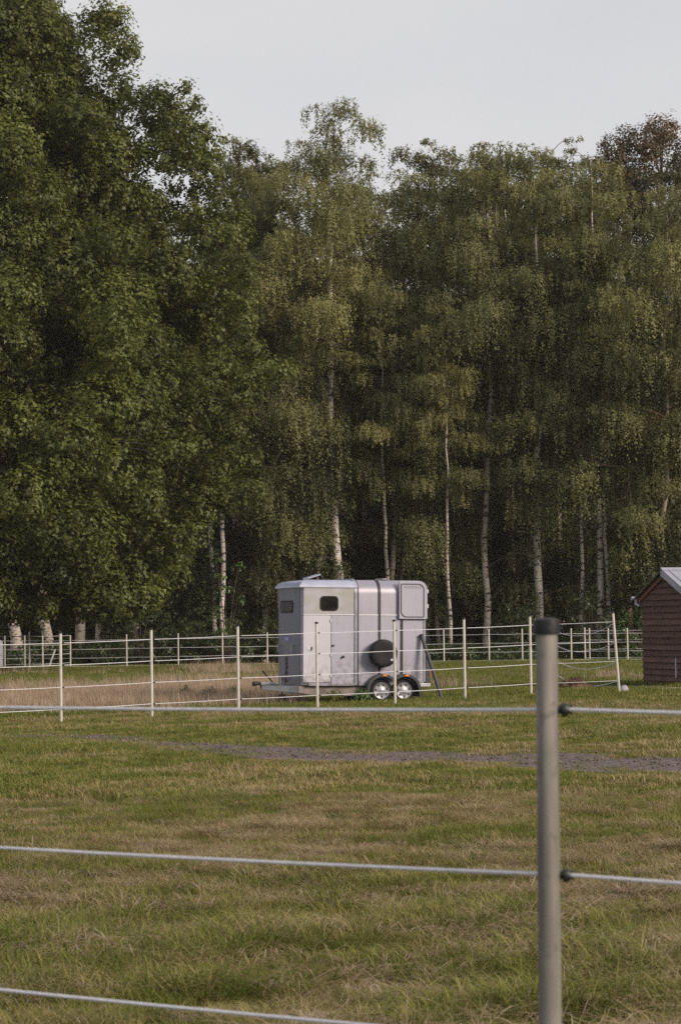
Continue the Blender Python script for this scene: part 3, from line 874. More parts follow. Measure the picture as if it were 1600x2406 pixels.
for px, py, br in edge:
    q = at(px, py, OY + rng.uniform(-2.5, 1.5))
    blobs.append((q.x - OX, q.y - OY, q.z, br, rng.normal(0.5, 0.15))); edge_pts.append(blobs[-1])
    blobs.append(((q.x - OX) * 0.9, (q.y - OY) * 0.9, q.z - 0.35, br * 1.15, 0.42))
oak_crown = blob_crown('oak_crown', blobs, 62, 0.135, MAT['oak_leaf'], rng, 15, 0.27, 0.72, 0.15, tri=True)
t, TP, TR = trunk_line(rng, 22, (0.8, 0.3), 0.62, 0.5, 14, 0.06)
lines = []
for k in range(26):
    tt = 0.12 + 0.8 * (k / 26) ** 0.9; a = k * 2.4 + rng.normal(0, 0.3)
    p0 = np.array([np.interp(tt, t, TP[:, q]) for q in range(3)])
    ln = np.interp(p0[2] + 4, PZ, PR) * 0.72
    s = np.linspace(0, 1, 10)
    B = p0 + np.outer(s * ln, [math.cos(a), math.sin(a), 0.0])
    B[:, 2] += ln * (0.42 * s - 0.22 * s ** 2)
    B[:, :2] += np.cumsum(rng.normal(0, 0.12, (10, 2)), 0)
    lines.append((B, 0.24 * (1 - s) * (1 - 0.5 * tt) + 0.03))
    for q in range(7):
        s0 = rng.uniform(0.35, 1.0); b0 = np.array([np.interp(s0, s, B[:, c]) for c in range(3)])
        d = np.array([math.cos(a + rng.normal(0, 0.9)), math.sin(a + rng.normal(0, 0.9)), rng.uniform(-0.3, 0.7)])
        l2 = rng.uniform(1.2, 3.0); ss = np.linspace(0, 1, 5)
        B2 = b0 + np.outer(ss * l2, d); lines.append((B2, 0.06 * (1 - ss) + 0.012))
for ex in edge_pts:
    e = np.array(ex[:3]); p0 = e * np.array([0.93, 0.93, 0.985]); ss = np.linspace(0, 1, 5)
    lines.append((p0 + np.outer(ss, e - p0), 0.035 * (1 - ss) + 0.010))
oak = empty('oak_tree', (OX, OY, float(gz(OX, OY))))
tag(oak, 'huge dark green oak filling the left side of the picture', 'tree')
obj_from('trunk', tubes_mesh('oak_trunk', [(TP, TR)], MAT['oak_bark'], 14), oak)
obj_from('branches', tubes_mesh('oak_branches', lines, MAT['oak_bark'], 6), oak)
obj_from('crown', oak_crown, oak)
# ------------------------------------------------------------------ the horse trailer
TY = 52.3
TP0 = on_ground(917, TY)
TH = math.radians(18.5)
trailer = empty('horse_trailer', (TP0.x, TP0.y, TP0.z), TH)
trailer.rotation_euler = (0, math.radians(1.0), TH)
tag(trailer, 'silver grey twin axle horse trailer with open top rear door behind the fence', 'trailer')
XO = 2.05     # the root sits between the wheels: local x = feature x - XO


def tb(mb, name, mat, parent=trailer, smooth=False, bevel=0.0):
    mb.v = [(x - XO, y, z) for x, y, z in mb.v]
    return mb.build(name, MAT[mat], parent, smooth, bevel)


W = 1.75; ZB = 0.375
# front section: upright walls with rounded front corners
plan = []
rc = 0.16
for cx, cy, a0 in ((rc, W - rc, 90), (rc, rc, 180)):
    for k in range(7):
        a = math.radians(a0 + 90 * k / 6)
        plan.append((cx + rc * math.cos(a), cy + rc * math.sin(a)))
plan = plan + [(1.25, 0), (1.25, W)]
mb = MB(); mb.prism(plan, ZB, 2.485, 'xy')
tb(mb, 'front_body', 'nose', smooth=True)
# side skin of the front section (near side), lower and upper panels
mb = MB(); mb.prism(rrect(0.16, 1.215, ZB + 0.004, 1.875, 0.0), -0.010, 0.004); tb(mb, 'lower_side_panel', 'alu')
mb = MB(); mb.prism(rrect(0.06, 1.215, 1.905, 2.465, (0.0, 0, 0, 0.0)), -0.010, 0.05); tb(mb, 'upper_side_panel', 'alu_green')
# pale rounded corner post
mb = MB()
co = [(rc + (rc + 0.006) * math.cos(math.radians(a)), rc + (rc + 0.006) * math.sin(math.radians(a))) for a in (212, 222, 234, 246, 258, 268)]
ci = [(rc + (rc - 0.02) * math.cos(math.radians(a)), rc + (rc - 0.02) * math.sin(math.radians(a))) for a in (268, 258, 246, 234, 222, 212)]
mb.prism(co + ci, ZB + 0.004, 2.478, 'xy'); tb(mb, 'corner_post', 'alu', smooth=True)
# glass fibre roof cap with sloping edges
lo = [(-0.035, W + 0.03), (-0.035, -0.03), (1.26, -0.03), (1.26, W + 0.03)]
vs, fs = [], []
rings = [(0.0, 2.465, 0.0), (0.0, 2.505, 0.0), (0.05, 2.565, 0.05), (0.12, 2.605, 0.11), (0.24, 2.630, 0.24), (0.42, 2.640, 0.40)]
for ins, z, fr in rings:
    vs += [(-0.035 + fr, W + 0.03 - ins, z), (-0.035 + fr, -0.03 + ins, z), (1.262, -0.03 + ins, z), (1.262, W + 0.03 - ins, z)]
for r_ in range(len(rings) - 1):
    for k in range(4):
        k2 = (k + 1) % 4; a = r_ * 4
        fs.append((a + k, a + k2, a + 4 + k2, a + 4 + k))
fs.append((0, 1, 2, 3)); e = (len(rings) - 1) * 4; fs.append((e + 3, e + 2, e + 1, e))
mb = MB().add(vs, fs); tb(mb, 'roof_cap', 'cap_roof', smooth=True)
# open roof vent
mb = MB(); mb.add([(0.34, 0.55, 2.66), (0.62, 0.55, 2.745), (0.62, 0.95, 2.745), (0.34, 0.95, 2.66), (0.34, 0.55, 2.685), (0.62, 0.55, 2.77), (0.62, 0.95, 2.77), (0.34, 0.95, 2.685)],
       [(3, 2, 1, 0), (4, 5, 6, 7), (0, 1, 5, 4), (1, 2, 6, 5), (2, 3, 7, 6), (3, 0, 4, 7)])
mb.box(0.33, 0.37, 0.6, 0.9, 2.62, 2.67); tb(mb, 'roof_vent', 'cap_roof')
# rear section: curved skin swept along the length
def section(off=0.0, r=0.30, n=9, z0=ZB, top=2.64):
    pts = [(-off, z0)]
    for k in range(n + 1):
        a = math.radians(180 - 90 * k / n)
        pts.append((r + (r + off) * math.cos(a), top - r + (r + off) * math.sin(a)))
    for k in range(n + 1):
        a = math.radians(90 - 90 * k / n)
        pts.append((W - r + (r + off) * math.cos(a), top - r + (r + off) * math.sin(a)))
    pts.append((W + off, z0))
    return pts
mb = MB(); mb.prism(section(), 1.25, 2.775, 'yz'); tb(mb, 'rear_body', 'alu_roof', smooth=True)
def rib(x0, x1, off, name, mat, zlo=ZB):
    a, b_ = section(off, z0=zlo), section(-0.01, z0=zlo)
    n = len(a); vs = [(x0, *p) for p in a] + [(x1, *p) for p in a] + [(x0, *p) for p in b_] + [(x1, *p) for p in b_]
    fs = []
    for k in range(n - 1):
        fs += [(k, k + 1, n + k + 1, n + k), (k, 2 * n + k, 2 * n + k + 1, k + 1), (n + k, n + k + 1, 3 * n + k + 1, 3 * n + k)]
    return tb(MB().add(vs, fs), name, mat, smooth=True)
rib(1.205, 1.262, 0.030, 'roof_rib', 'trim_blue')
rib(1.266, 1.30, 0.016, 'roof_rib', 'black')
rib(1.745, 1.80, 0.016, 'roof_rib', 'black')
for x0, x1 in ((1.302, 1.743), (1.802, 2.19)):
    mb = MB(); mb.box(x0, x1, -0.012, 0.004, 1.872, 1.897); tb(mb, 'trim_strip', 'trim_light')
mb = MB(); mb.box(0.05, 1.203, -0.022, 0.02, 1.878, 1.902); tb(mb, 'trim_strip', 'trim_light')
for x0, x1 in ((1.302, 1.743), (1.802, 2.255), (2.312, 2.765)):
    mb = MB(); mb.box(x0, x1, -0.006, 0.004, 0.46, 1.868 if x1 < 2.2 else 1.79); tb(mb, 'lower_side_panel', 'alu')
mb = MB(); mb.box(2.257, 2.308, -0.022, 0.004, 0.62, 1.80); tb(mb, 'side_strip', 'black')
mb = MB(); mb.box(1.302, 2.79, -0.020, 0.01, ZB - 0.01, 0.455); tb(mb, 'skirt_rail', 'alu_roof', bevel=0.006)
mb = MB(); mb.box(0.16, 1.203, -0.026, 0.01, ZB - 0.012, 0.425); tb(mb, 'skirt_rail', 'alu_roof', bevel=0.006)
mb = MB(); mb.box(2.776, 2.835, -0.008, 0.10, 0.44, 2.30); tb(mb, 'rear_pillar', 'trim_blue')
mb = MB(); mb.box(2.776, 2.83, 0.10, W - 0.02, 0.42, 1.50); tb(mb, 'loading_ramp', 'alu_roof')
mb = MB(); mb.box(2.777, 2.782, 0.10, W - 0.05, 1.50, 2.36); tb(mb, 'opening_shade_plate', 'black')  # closed plate coloured black for the shade inside the open rear
# groom's door
mb = MB(); mb.prism(rrect(0.045, 0.665, 0.435, 1.868, 0.02), -0.036, -0.008)
door = tb(mb, 'groom_door', 'door', bevel=0.006); door['label'] = 'pale narrow side door'
mb = MB(); mb.box(0.672, 0.684, -0.014, 0.0, 0.43, 1.87); mb.box(0.03, 0.684, -0.014, 0.0, 1.869, 1.880); tb(mb, 'door_seal', 'black', door)
for z in (1.75, 1.02, 0.58):
    mb = MB(); mb.box(0.640, 0.682, -0.052, -0.020, z - 0.035, z + 0.035); tb(mb, 'hinge', 'steel', door, bevel=0.004)
mb = MB(); mb.box(0.13, 0.245, -0.044, -0.03, 1.12, 1.20); tb(mb, 'handle', 'trim_light', door, bevel=0.006)
mb = MB(); mb.box(0.215, 0.24, -0.060, -0.044, 1.125, 1.20); tb(mb, 'latch', 'black', door)
mb = MB(); mb.box(0.70, 0.745, -0.06, -0.006, 1.215, 1.24); tb(mb, 'door_catch', 'black')
mb = MB(); mb.lathe([(0.0, 0.065), (0.025, 0.06), (0.03, 0.03), (0.018, 0.01), (0.018, 0.0)], (0.945, -0.008, 0.985), (0, -1, 0), 14); tb(mb, 'round_knob', 'black', smooth=True)
# windows
mb = MB(); mb.prism(rrect(0.425, 0.835, 1.965, 2.285, 0.085), -0.022, -0.006); w1 = tb(mb, 'side_window', 'rubber')
mb = MB(); mb.prism(rrect(0.450, 0.810, 1.990, 2.260, 0.065), -0.026, -0.010); tb(mb, 'pane', 'glass', w1)
mb = MB(); mb.prism([(p, q) for p, q in rrect(0.55, 1.47, 1.93, 2.19, 0.07)], -0.012, 0.01, 'yz'); w2 = tb(mb, 'front_window', 'rubber')
mb = MB(); mb.prism([(p, q) for p, q in rrect(0.59, 1.43, 1.955, 2.165, 0.055)], -0.016, 0.006, 'yz'); tb(mb, 'pane', 'glass', w2)
# sticker with two rows of white print, grab handles, mud splash on the nose
mb = MB(); mb.box(-0.006, 0.002, 0.78, 1.20, 1.315, 1.405); st = tb(mb, 'sticker', 'blue')
mb = MB()
for k in range(7): mb.box(-0.009, -0.003, 0.84 + k * 0.045, 0.868 + k * 0.045, 1.365, 1.388)
for k in range(5): mb.box(-0.009, -0.003, 0.88 + k * 0.05, 0.915 + k * 0.05, 1.33, 1.350)
p_ = tb(mb, 'print', 'white', st); p_['kind'] = 'stuff'
for y in (0.50, 1.50):
    mb = MB(); mb.tube([(0.0, y, 1.06), (-0.05, y, 1.075), (-0.055, y, 1.15), (-0.05, y, 1.225), (0.0, y, 1.24)], 0.018, 7); tb(mb, 'grab_handle', 'steel', smooth=True)
rs = random.Random(4)
mb = MB()
for k in range(34):
    u = rs.random(); zz = 0.42 + u * 0.52; yy = 1.02 + rs.gauss(0, 0.11 * (1.25 - u)); s = rs.uniform(0.012, 0.05)
    pts = [(yy + s * (0.8 + 0.4 * rs.random()) * math.cos(a), zz + 1.5 * s * (0.8 + 0.4 * rs.random()) * math.sin(a)) for a in [i * 0.7854 for i in range(8)]]
    mb.prism(pts, -0.003 - k * 0.00008, 0.001, 'yz')
q_ = tb(mb, 'mud_splash', 'stain'); q_['kind'] = 'stuff'
# open top rear door folded against the side
mb = MB(); mb.prism(rrect(2.20, 2.85, 1.80, 2.625, (0.02, 0.02, 0.20, 0.02), 7), -0.075, -0.030)
td = tb(mb, 'top_rear_door', 'alu', bevel=0.008); td['label'] = 'upper rear door folded open against the side'
a_ = rrect(2.235, 2.775, 1.838, 2.565, (0.13, 0.02, 0.13, 0.02), 7); b_ = rrect(2.252, 2.758, 1.855, 2.548, (0.115, 0.015, 0.115, 0.015), 7)
n = len(a_); vs = [(p[0], -0.084, p[1]) for p in a_] + [(p[0], -0.084, p[1]) for p in b_] + [(p[0], -0.076, p[1]) for p in a_] + [(p[0], -0.076, p[1]) for p in b_]
fs = []
for k in range(n):
    j = (k + 1) % n
    fs += [(k, j, n + j, n + k), (k, 2 * n + k, 2 * n + j, j), (n + k, n + j, 3 * n + j, 3 * n + k)]
tb(MB().add(vs, fs), 'door_gasket', 'black', td)
for k in range(8):
    mb = MB(); mb.box(2.31 + k * 0.052, 2.342 + k * 0.052, -0.080, -0.0755, 2.50, 2.513); mb.box(2.31 + k * 0.052, 2.342 + k * 0.052, -0.080, -0.0755, 2.47, 2.483)
    tb(mb, 'vent_slot', 'trim_blue', td)
for z in (2.40, 2.08):
    mb = MB(); mb.box(2.845, 2.88, -0.07, -0.02, z - 0.04, z + 0.04); tb(mb, 'door_latch', 'steel', td, bevel=0.005)
mb = MB(); mb.tube([(1.83, 0.42, 2.662), (1.95, 0.30, 2.665), (2.05, 0.3, 2.67)], 0.012, 6); mb.lathe([(0.0, 0.03), (0.03, 0.02), (0.03, 0)], (2.0, 0.30, 2.655), (0, 0, 1), 10); tb(mb, 'roof_bracket', 'steel')
# rear lamp cluster, bumper
mb = MB(); mb.prism([(2.836, 0.42), (2.95, 0.42), (2.955, 0.83), (2.93, 0.90), (2.87, 0.92), (2.836, 0.90)], -0.01, 0.16); lamp = tb(mb, 'rear_lamp', 'plastic_dark', bevel=0.012)
mb = MB(); mb.box(2.954, 2.964, 0.01, 0.14, 0.52, 0.78); tb(mb, 'lens', 'amber', lamp)
mb = MB(); mb.box(2.60, 2.95, -0.03, W, 0.335, 0.415); tb(mb, 'rear_bumper', 'steel', bevel=0.01)
# spare wheel
mb = MB(); mb.lathe([(0.0, 0.272), (0.12, 0.274), (0.20, 0.280), (0.262, 0.280), (0.285, 0.272), (0.297, 0.250), (0.302, 0.20), (0.300, 0.09), (0.285, 0.05), (0.20, 0.02), (0.10, 0.0)], (1.80, -0.008, 1.06), (0, -1, 0), 40)
sp = tb(mb, 'spare_wheel_cover', 'cover', smooth=True)
mb = MB(); mb.prism(rrect(1.93, 2.00, 0.90, 0.945, 0.01), -0.296, -0.270); tb(mb, 'cover_badge', 'trim_light', sp)
# wheels
for wx in (1.795, 2.305):
    mb = MB()
    mb.lathe([(0.165, -0.01), (0.175, 0.0), (0.215, 0.006), (0.248, -0.012), (0.262, -0.045), (0.262, -0.115), (0.248, -0.15), (0.17, -0.16)], (wx, -0.085, 0.255), (0, -1, 0), 36)
    wh = tb(mb, 'wheel', 'rubber', smooth=True)
    mb = MB(); mb.lathe([(0.0, 0.010), (0.03, 0.012), (0.05, 0.004), (0.10, -0.004), (0.155, -0.006), (0.172, 0.004), (0.182, -0.004), (0.182, -0.05)], (wx, -0.090, 0.255), (0, -1, 0), 36)
    hb = tb(mb, 'hub_cap', 'hub', wh, smooth=True)
    for k in range(7):
        a = 2 * math.pi * k / 7 + 0.3
        cx, cz = wx + 0.128 * math.cos(a), 0.255 + 0.128 * math.sin(a)
        ca, sa = math.cos(a), math.sin(a)
        poly = [(cx + ca * dr - sa * dt, cz + sa * dr + ca * dt) for dr, dt in ((-0.025, -0.014), (0.022, -0.026), (0.022, 0.026), (-0.025, 0.014))]
        mb = MB(); mb.prism(poly, -0.0885, -0.080); tb(mb, 'hub_slot', 'black', hb)
    for yy in (W + 0.05,):
        mb = MB(); mb.lathe([(0.0, 0.0), (0.262, 0.0), (0.262, 0.16), (0.0, 0.16)], (wx, yy + 0.06, 0.255), (0, -1, 0), 24); tb(mb, 'wheel', 'rubber')
# twin mudguard in one pressing: two arches meeting in a dip
arch_o, arch_i = [], []
def arch(cx, a0, a1, n, r): return [(cx + r * math.cos(math.radians(a0 + (a1 - a0) * k / n)), 0.255 + r * math.sin(math.radians(a0 + (a1 - a0) * k / n))) for k in range(n + 1)]
arch_o = [(1.435, 0.10)] + arch(1.795, 178, 47, 12, 0.362) + arch(2.305, 133, 5, 12, 0.362) + [(2.685, 0.13)]
arch_i = [(2.625, 0.13)] + arch(2.305, 5, 128, 12, 0.305) + arch(1.795, 52, 178, 12, 0.305) + [(1.49, 0.10)]
arch_i = arch_i
poly = arch_o + arch_i
nO, nI = len(arch_o), len(arch_i)
vs = [(p[0], -0.205, p[1]) for p in arch_o] + [(p[0], 0.0, p[1]) for p in arch_o] + [(p[0], -0.205, p[1]) for p in arch_i[::-1]] + [(p[0], 0.0, p[1]) for p in arch_i[::-1]]
fs = []
for k in range(nO - 1):
    fs.append((k, k + 1, nO + k + 1, nO + k))                         # top
    fs.append((k, 2 * nO + k, 2 * nO + k + 1, k + 1))                 # outer lip
    fs.append((2 * nO + k, 3 * nO + k, 3 * nO + k + 1, 2 * nO + k + 1))
mg = tb(MB().add(vs, fs), 'mudguard', 'plastic_dark', smooth=True)
mb = MB(); mb.prism(arch_o + [(2.685, 0.36), (1.435, 0.36)], -0.012, -0.004)
for mx, mz in ((1.83, 0.606), (2.335, 0.602)):
    mb2 = MB(); mb2.box(mx - 0.045, mx + 0.045, -0.222, -0.200, mz - 0.038, mz - 0.002); tb(mb2, 'side_marker', 'amber', mg, bevel=0.006)
mb = MB(); mb.box(1.46, 2.64, -0.004, 0.05, 0.13, 0.56); tb(mb, 'wheel_well', 'black')
# chassis, drawbar, coupling, jockey wheel, brake lever
for ys in (0.10, W - 0.10):
    mb = MB(); mb.prism([(-0.02, ZB - 0.02), (1.55, ZB - 0.01), (1.55, 0.15), (0.55, 0.145), (-0.02, 0.215)], ys - 0.03, ys + 0.03); tb(mb, 'chassis_beam', 'chassis')
    sg = -1 if ys < 0.8 else 1
    y1 = 0.875 + sg * 0.07
    vs = [(-0.62, y1, 0.325), (0.10, ys, ZB - 0.005), (0.10, ys, 0.195), (-0.62, y1, 0.27)]
    vs = [(-0.62, y1 - 0.03, 0.36), (0.10, ys - 0.035, ZB - 0.006), (0.10, ys - 0.035, 0.195), (-0.62, y1 - 0.03, 0.275), (-0.62, y1 + 0.03, 0.36), (0.10, ys + 0.025, ZB - 0.006), (0.10, ys + 0.025, 0.195), (-0.62, y1 + 0.03, 0.275)]
    mb = MB().add(vs, [(0, 1, 2, 3), (7, 6, 5, 4), (0, 4, 5, 1), (1, 5, 6, 2), (2, 6, 7, 3), (3, 7, 4, 0)]); tb(mb, 'drawbar_arm', 'steel')
mb = MB(); mb.box(-0.64, -0.30, 0.80, 0.95, 0.362, 0.43); tb(mb, 'brake_housing', 'steel', bevel=0.02)
mb = MB(); mb.tube([(-0.62, 0.875, 0.40), (-0.70, 0.875, 0.405), (-0.75, 0.875, 0.40)], [0.035, 0.045, 0.05], 10); mb.lathe([(0.0, 0.06), (0.05, 0.045), (0.062, 0.0), (0.05, -0.04), (0.0, -0.05)], (-0.76, 0.875, 0.39), (0, 0, 1), 12); tb(mb, 'ball_coupling', 'black', smooth=True)
mb = MB(); mb.tube([(-0.36, 0.86, 0.43), (-0.50, 0.86, 0.57), (-0.59, 0.86, 0.67)], [0.014, 0.016, 0.022], 8); tb(mb, 'brake_lever', 'black', smooth=True)
mb = MB(); mb.tube([(-0.22, 0.70, 0.55), (-0.22, 0.70, 0.16)], 0.03, 10); mb.tube([(-0.22, 0.70, 0.55), (-0.14, 0.70, 0.57), (-0.12, 0.70, 0.52)], 0.010, 6); jk = tb(mb, 'jockey_wheel', 'steel', smooth=True)
mb = MB(); mb.lathe([(0.0, 0.03), (0.09, 0.03), (0.10, 0.015), (0.10, -0.015), (0.09, -0.03), (0.0, -0.03)], (-0.20, 0.70, 0.09), (0, 1, 0), 18); tb(mb, 'tyre', 'rubber', jk, smooth=True)
mb = MB(); mb.box(0.3, 2.7, 0.2, W - 0.2, 0.30, ZB); tb(mb, 'floor_pan', 'chassis')

# dark pole leaning on the rear of the trailer
pt = at(990, 1494, 52.47); pb = at(1040, 1647, 52.0); pb.z = float(gz(pb.x, pb.y)) - 0.01
dp = pb - pt
pole = empty('pole', (pb.x, pb.y, pb.z))
tag(pole, 'dark blue black pole leaning against the rear of the horse trailer', 'pole')
mb = MB(); mb.tube([tuple(Vector((0, 0, 0)) - dp * k) for k in (0, 0.35, 0.7, 1.0)], [0.034, 0.040, 0.040, 0.040], 10); mb.build('shaft', MAT['pole'], pole, smooth=True)
mb = MB(); mb.tube([tuple(-dp * 0.985), tuple(-dp * 1.02)], 0.048, 10); mb.build('end_cap', MAT['black'], pole, smooth=True)

# ------------------------------------------------------------------ fences
def post_meshes(h, r, matname, n=16):
    sh = MB(); sh.lathe([(r * 1.02, -0.25), (r * 1.02, h * 0.45), (r * 0.96, h - 0.03), (r * 0.9, h - 0.02)], (0, 0, 0), (0, 0, 1), n)
    cp = MB(); cp.lathe([(r * 1.03, h - 0.037), (r * 1.20, h - 0.035), (r * 1.23, h - 0.010), (r * 1.14, h - 0.001), (r * 0.7, h + 0.003), (0.0, h + 0.004)], (0, 0, 0), (0, 0, 1), n)
    ins = MB(); ins.lathe([(0.0, 0.0), (0.010, 0.0), (0.010, 0.012), (0.016, 0.014), (0.018, 0.022), (0.015, 0.030), (0.010, 0.033), (0.013, 0.039), (0.0, 0.041)], (0, 0, 0), (1, 0, 0), 10)
    return sh.mesh('shaft', MAT[matname], True), cp.mesh('cap', MAT['cap'], True), ins.mesh('insulator', MAT['insulator'], True)


def rope_mesh(name, pts, r, n=6):
    mb = MB(); mb.tube(pts, r, n); return mb.build(name, MAT['rope'], None, smooth=True)


def fence(label, posts, heights, rope_r, meshes, wire_side=1.0, lean=None, sag=0.01, group=None, cap=True, skip=(), ins_off=0.026):
    """posts: list of Vectors on the ground; one thing: posts > cap, insulators; one wire part per strand"""
    root = empty('electric_fence', tuple(posts[0]))
    tag(root, label, 'fence', group)
    sh, cp, ins = meshes
    o0 = posts[0]
    tops = []
    for k, p in enumerate(posts):
        lx, ly = (lean or {}).get(k, (0, 0))
        if k not in skip:
            po = obj_from('post', sh, root, p - o0)
            po.rotation_euler = (ly, lx, (k * 1.7) % 6.28 if False else 0)
            if cap: obj_from('cap', cp, po)
            for h in heights:
                io = obj_from('insulator', ins, po, (ins_off, -0.004, h)); io.rotation_euler = (0, 0, 0)
        tops.append((p, lx))
    for h in heights:
        pts = []
        for k in range(len(posts) - 1):
            a, la = tops[k]; b_, lb = tops[k + 1]
            A = a + Vector((math.sin(la) * h + 0.05 * wire_side, -0.012, h)); B = b_ + Vector((math.sin(lb) * h + 0.05 * wire_side, -0.012, h))
            m_ = 8
            for q in range(m_ + (1 if k == len(posts) - 2 else 0)):
                f = q / m_; P = A.lerp(B, f); P.z -= 4 * sag * f * (1 - f); pts.append(P - o0)
        w = rope_mesh('wire', [tuple(p) for p in pts], rope_r)
        w.parent = root
    return root


near_m = post_meshes(1.75, 0.0275, 'post', 28)
n0 = at(1288, 1500, 5.9); n0.x -= 0.0180
ndir = Vector((-1.483, 1.03, 0)).normalized()
nposts = []
for k, s in enumerate((3.4, 0, -2.6, -5.0)):
    p = Vector((n0.x, 5.9, 0)) + ndir * s; p.z = 0.0; nposts.append(p)
for p in nposts: p.z = 0.0
fence('near fence with one tall weathered capped post and white ropes across the foreground', nposts, (1.53, 1.13, 0.727, 0.325), 0.0052, near_m, 1.0, lean={1: (0.008, 0)}, sag=0.012, ins_off=0.020)

mid_m = post_meshes(1.76, 0.029, 'post_far', 12)
mid = [(-560, 43.8), (-330, 44.9), (-85, 46.1), (143, 47.4), (356, 48.7), (559, 49.8), (744, 50.9), (926, 51.75), (1090, 52.7), (1245, 53.6), (1452, 53.4)]
# the trailer stands behind the line
mid = [(px, Y - 1.4 - (0.7 if 600 < px < 1000 else 0.35 if px > 500 else 0)) for px, Y in mid]
mposts = [on_ground(px, Y) for px, Y in mid]
fence('long white roped fence of cream posts in front of the horse trailer', mposts, (1.54, 1.12, 0.70, 0.285), 0.0065, mid_m, 0.0, lean={10: (-0.062, 0)}, sag=0.006, ins_off=0.03)
back = [mposts[-1].copy(), on_ground(1290, 70.0), on_ground(1262, 97.5)]
fence('slack white ropes running back from the leaning corner post to the far fence', back, (1.50, 1.10, 0.68, 0.28), 0.0085, mid_m, 0.0, lean={0: (-0.062, 0)}, sag=0.26, skip=(0,), ins_off=0.03)

far_m = post_meshes(1.38, 0.034, 'post_far', 10)
farp = [(-260, 99), (-120, 99), (12, 99.2), (59, 99.4), (101, 99), (166, 98.6), (298, 98.8), (419, 98.6), (523, 99), (628, 99.2), (733, 99.2), (838, 99.4), (940, 99.3), (1042, 99.4), (1148, 99), (1226, 98.8), (1341, 98.6), (1384, 99.2), (1428, 98.8), (1473, 98.6), (1580, 98.8), (1700, 99)]
fence('far white roped fence along the edge of the wood', [on_ground(a, b_) for a, b_ in farp], (1.15, 0.79, 0.43, 0.09), 0.0078, far_m, 0.0, sag=0.012, cap=False, ins_off=0.03)
side_m = post_meshes(1.56, 0.034, 'post_far', 10)
fence('short roped fence section in front of the thick pale trunks at far left', [on_ground(-200, 95.0), on_ground(70, 96.4), on_ground(166, 98.6)], (1.36, 1.0, 0.62, 0.25), 0.0078, side_m, 0.0, sag=0.02, cap=False, skip=(2,), ins_off=0.03)
right_m = post_meshes(1.40, 0.034, 'post_far', 10)
fence('second far fence line that passes behind the shed at right', [on_ground(1373, 100.6), on_ground(1520, 100.4), on_ground(1660, 100.4)], (1.24, 0.86, 0.48, 0.12), 0.0078, right_m, 0.0, sag=0.012, cap=False, ins_off=0.03)

# ------------------------------------------------------------------ the shed
S0 = on_ground(1511, 60.0); S0.z -= 0.02
al = math.radians(75)
shed = empty('shed', (S0.x, S0.y, S0.z), -al)         # local +X runs along the gable wall towards the camera
tag(shed, 'red brown weatherboarded shed with pale roof at the right edge', 'shed')
SW, EH, RH, SL = 3.2, 2.20, 0.60, 4.2
# local frame: x along the gable, y = along the ridge (to the right), z up; the gable face looks to -y
pit = 0.1515; nb_ = int((EH + RH) / pit) + 1
rs = random.Random(9)
for k in range(nb_):
    z0 = k * pit; z1 = min(z0 + pit + 0.012, EH + RH - 0.02)
    if z0 > EH + RH - 0.05: break
    def cut(z): return 0.0 if z <= EH else (z - EH) / RH * SW / 2
    a0, a1 = cut(z0), cut(z1)
    if SW - 2 * a0 < 0.05: break
    t0, t1 = 0.052 + rs.uniform(-0.004, 0.004), 0.008
    dz = rs.uniform(-0.004, 0.004)
    vs = [(a0, -t0, z0 + dz), (SW - a0, -t0, z0 + dz), (SW - a1, -t1, z1), (a1, -t1, z1), (a0, 0, z0 + dz), (SW - a0, 0, z0 + dz), (SW - a1, 0, z1), (a1, 0, z1)]
    MB().add(vs, [(0, 1, 2, 3), (7, 6, 5, 4), (0, 4, 5, 1), (1, 5, 6, 2), (2, 6, 7, 3), (3, 7, 4, 0)]).build('board', MAT['board'], shed)
for k in range(int(EH / pit)):
    z0 = k * pit; z1 = z0 + pit + 0.012
    for xs_, sg in ((0.0, -1), (SW, 1)):
        t0, t1 = 0.034 * sg, 0.008 * sg
        vs = [(xs_ + t0, 0, z0), (xs_ + t0, SL, z0), (xs_ + t1, SL, z1), (xs_ + t1, 0, z1), (xs_, 0, z0), (xs_, SL, z0), (xs_, SL, z1), (xs_, 0, z1)]
        MB().add(vs, [(0, 1, 2, 3), (7, 6, 5, 4), (0, 4, 5, 1), (1, 5, 6, 2), (2, 6, 7, 3), (3, 7, 4, 0)]).build('board', MAT['board'], shed)
MB().prism([(0.01, -0.05), (SW - 0.01, -0.05), (SW - 0.01, EH), (SW / 2, EH + RH - 0.02), (0.01, EH)], 0.004, SL).build('core', MAT['board'], shed)
sl = RH / (SW / 2)
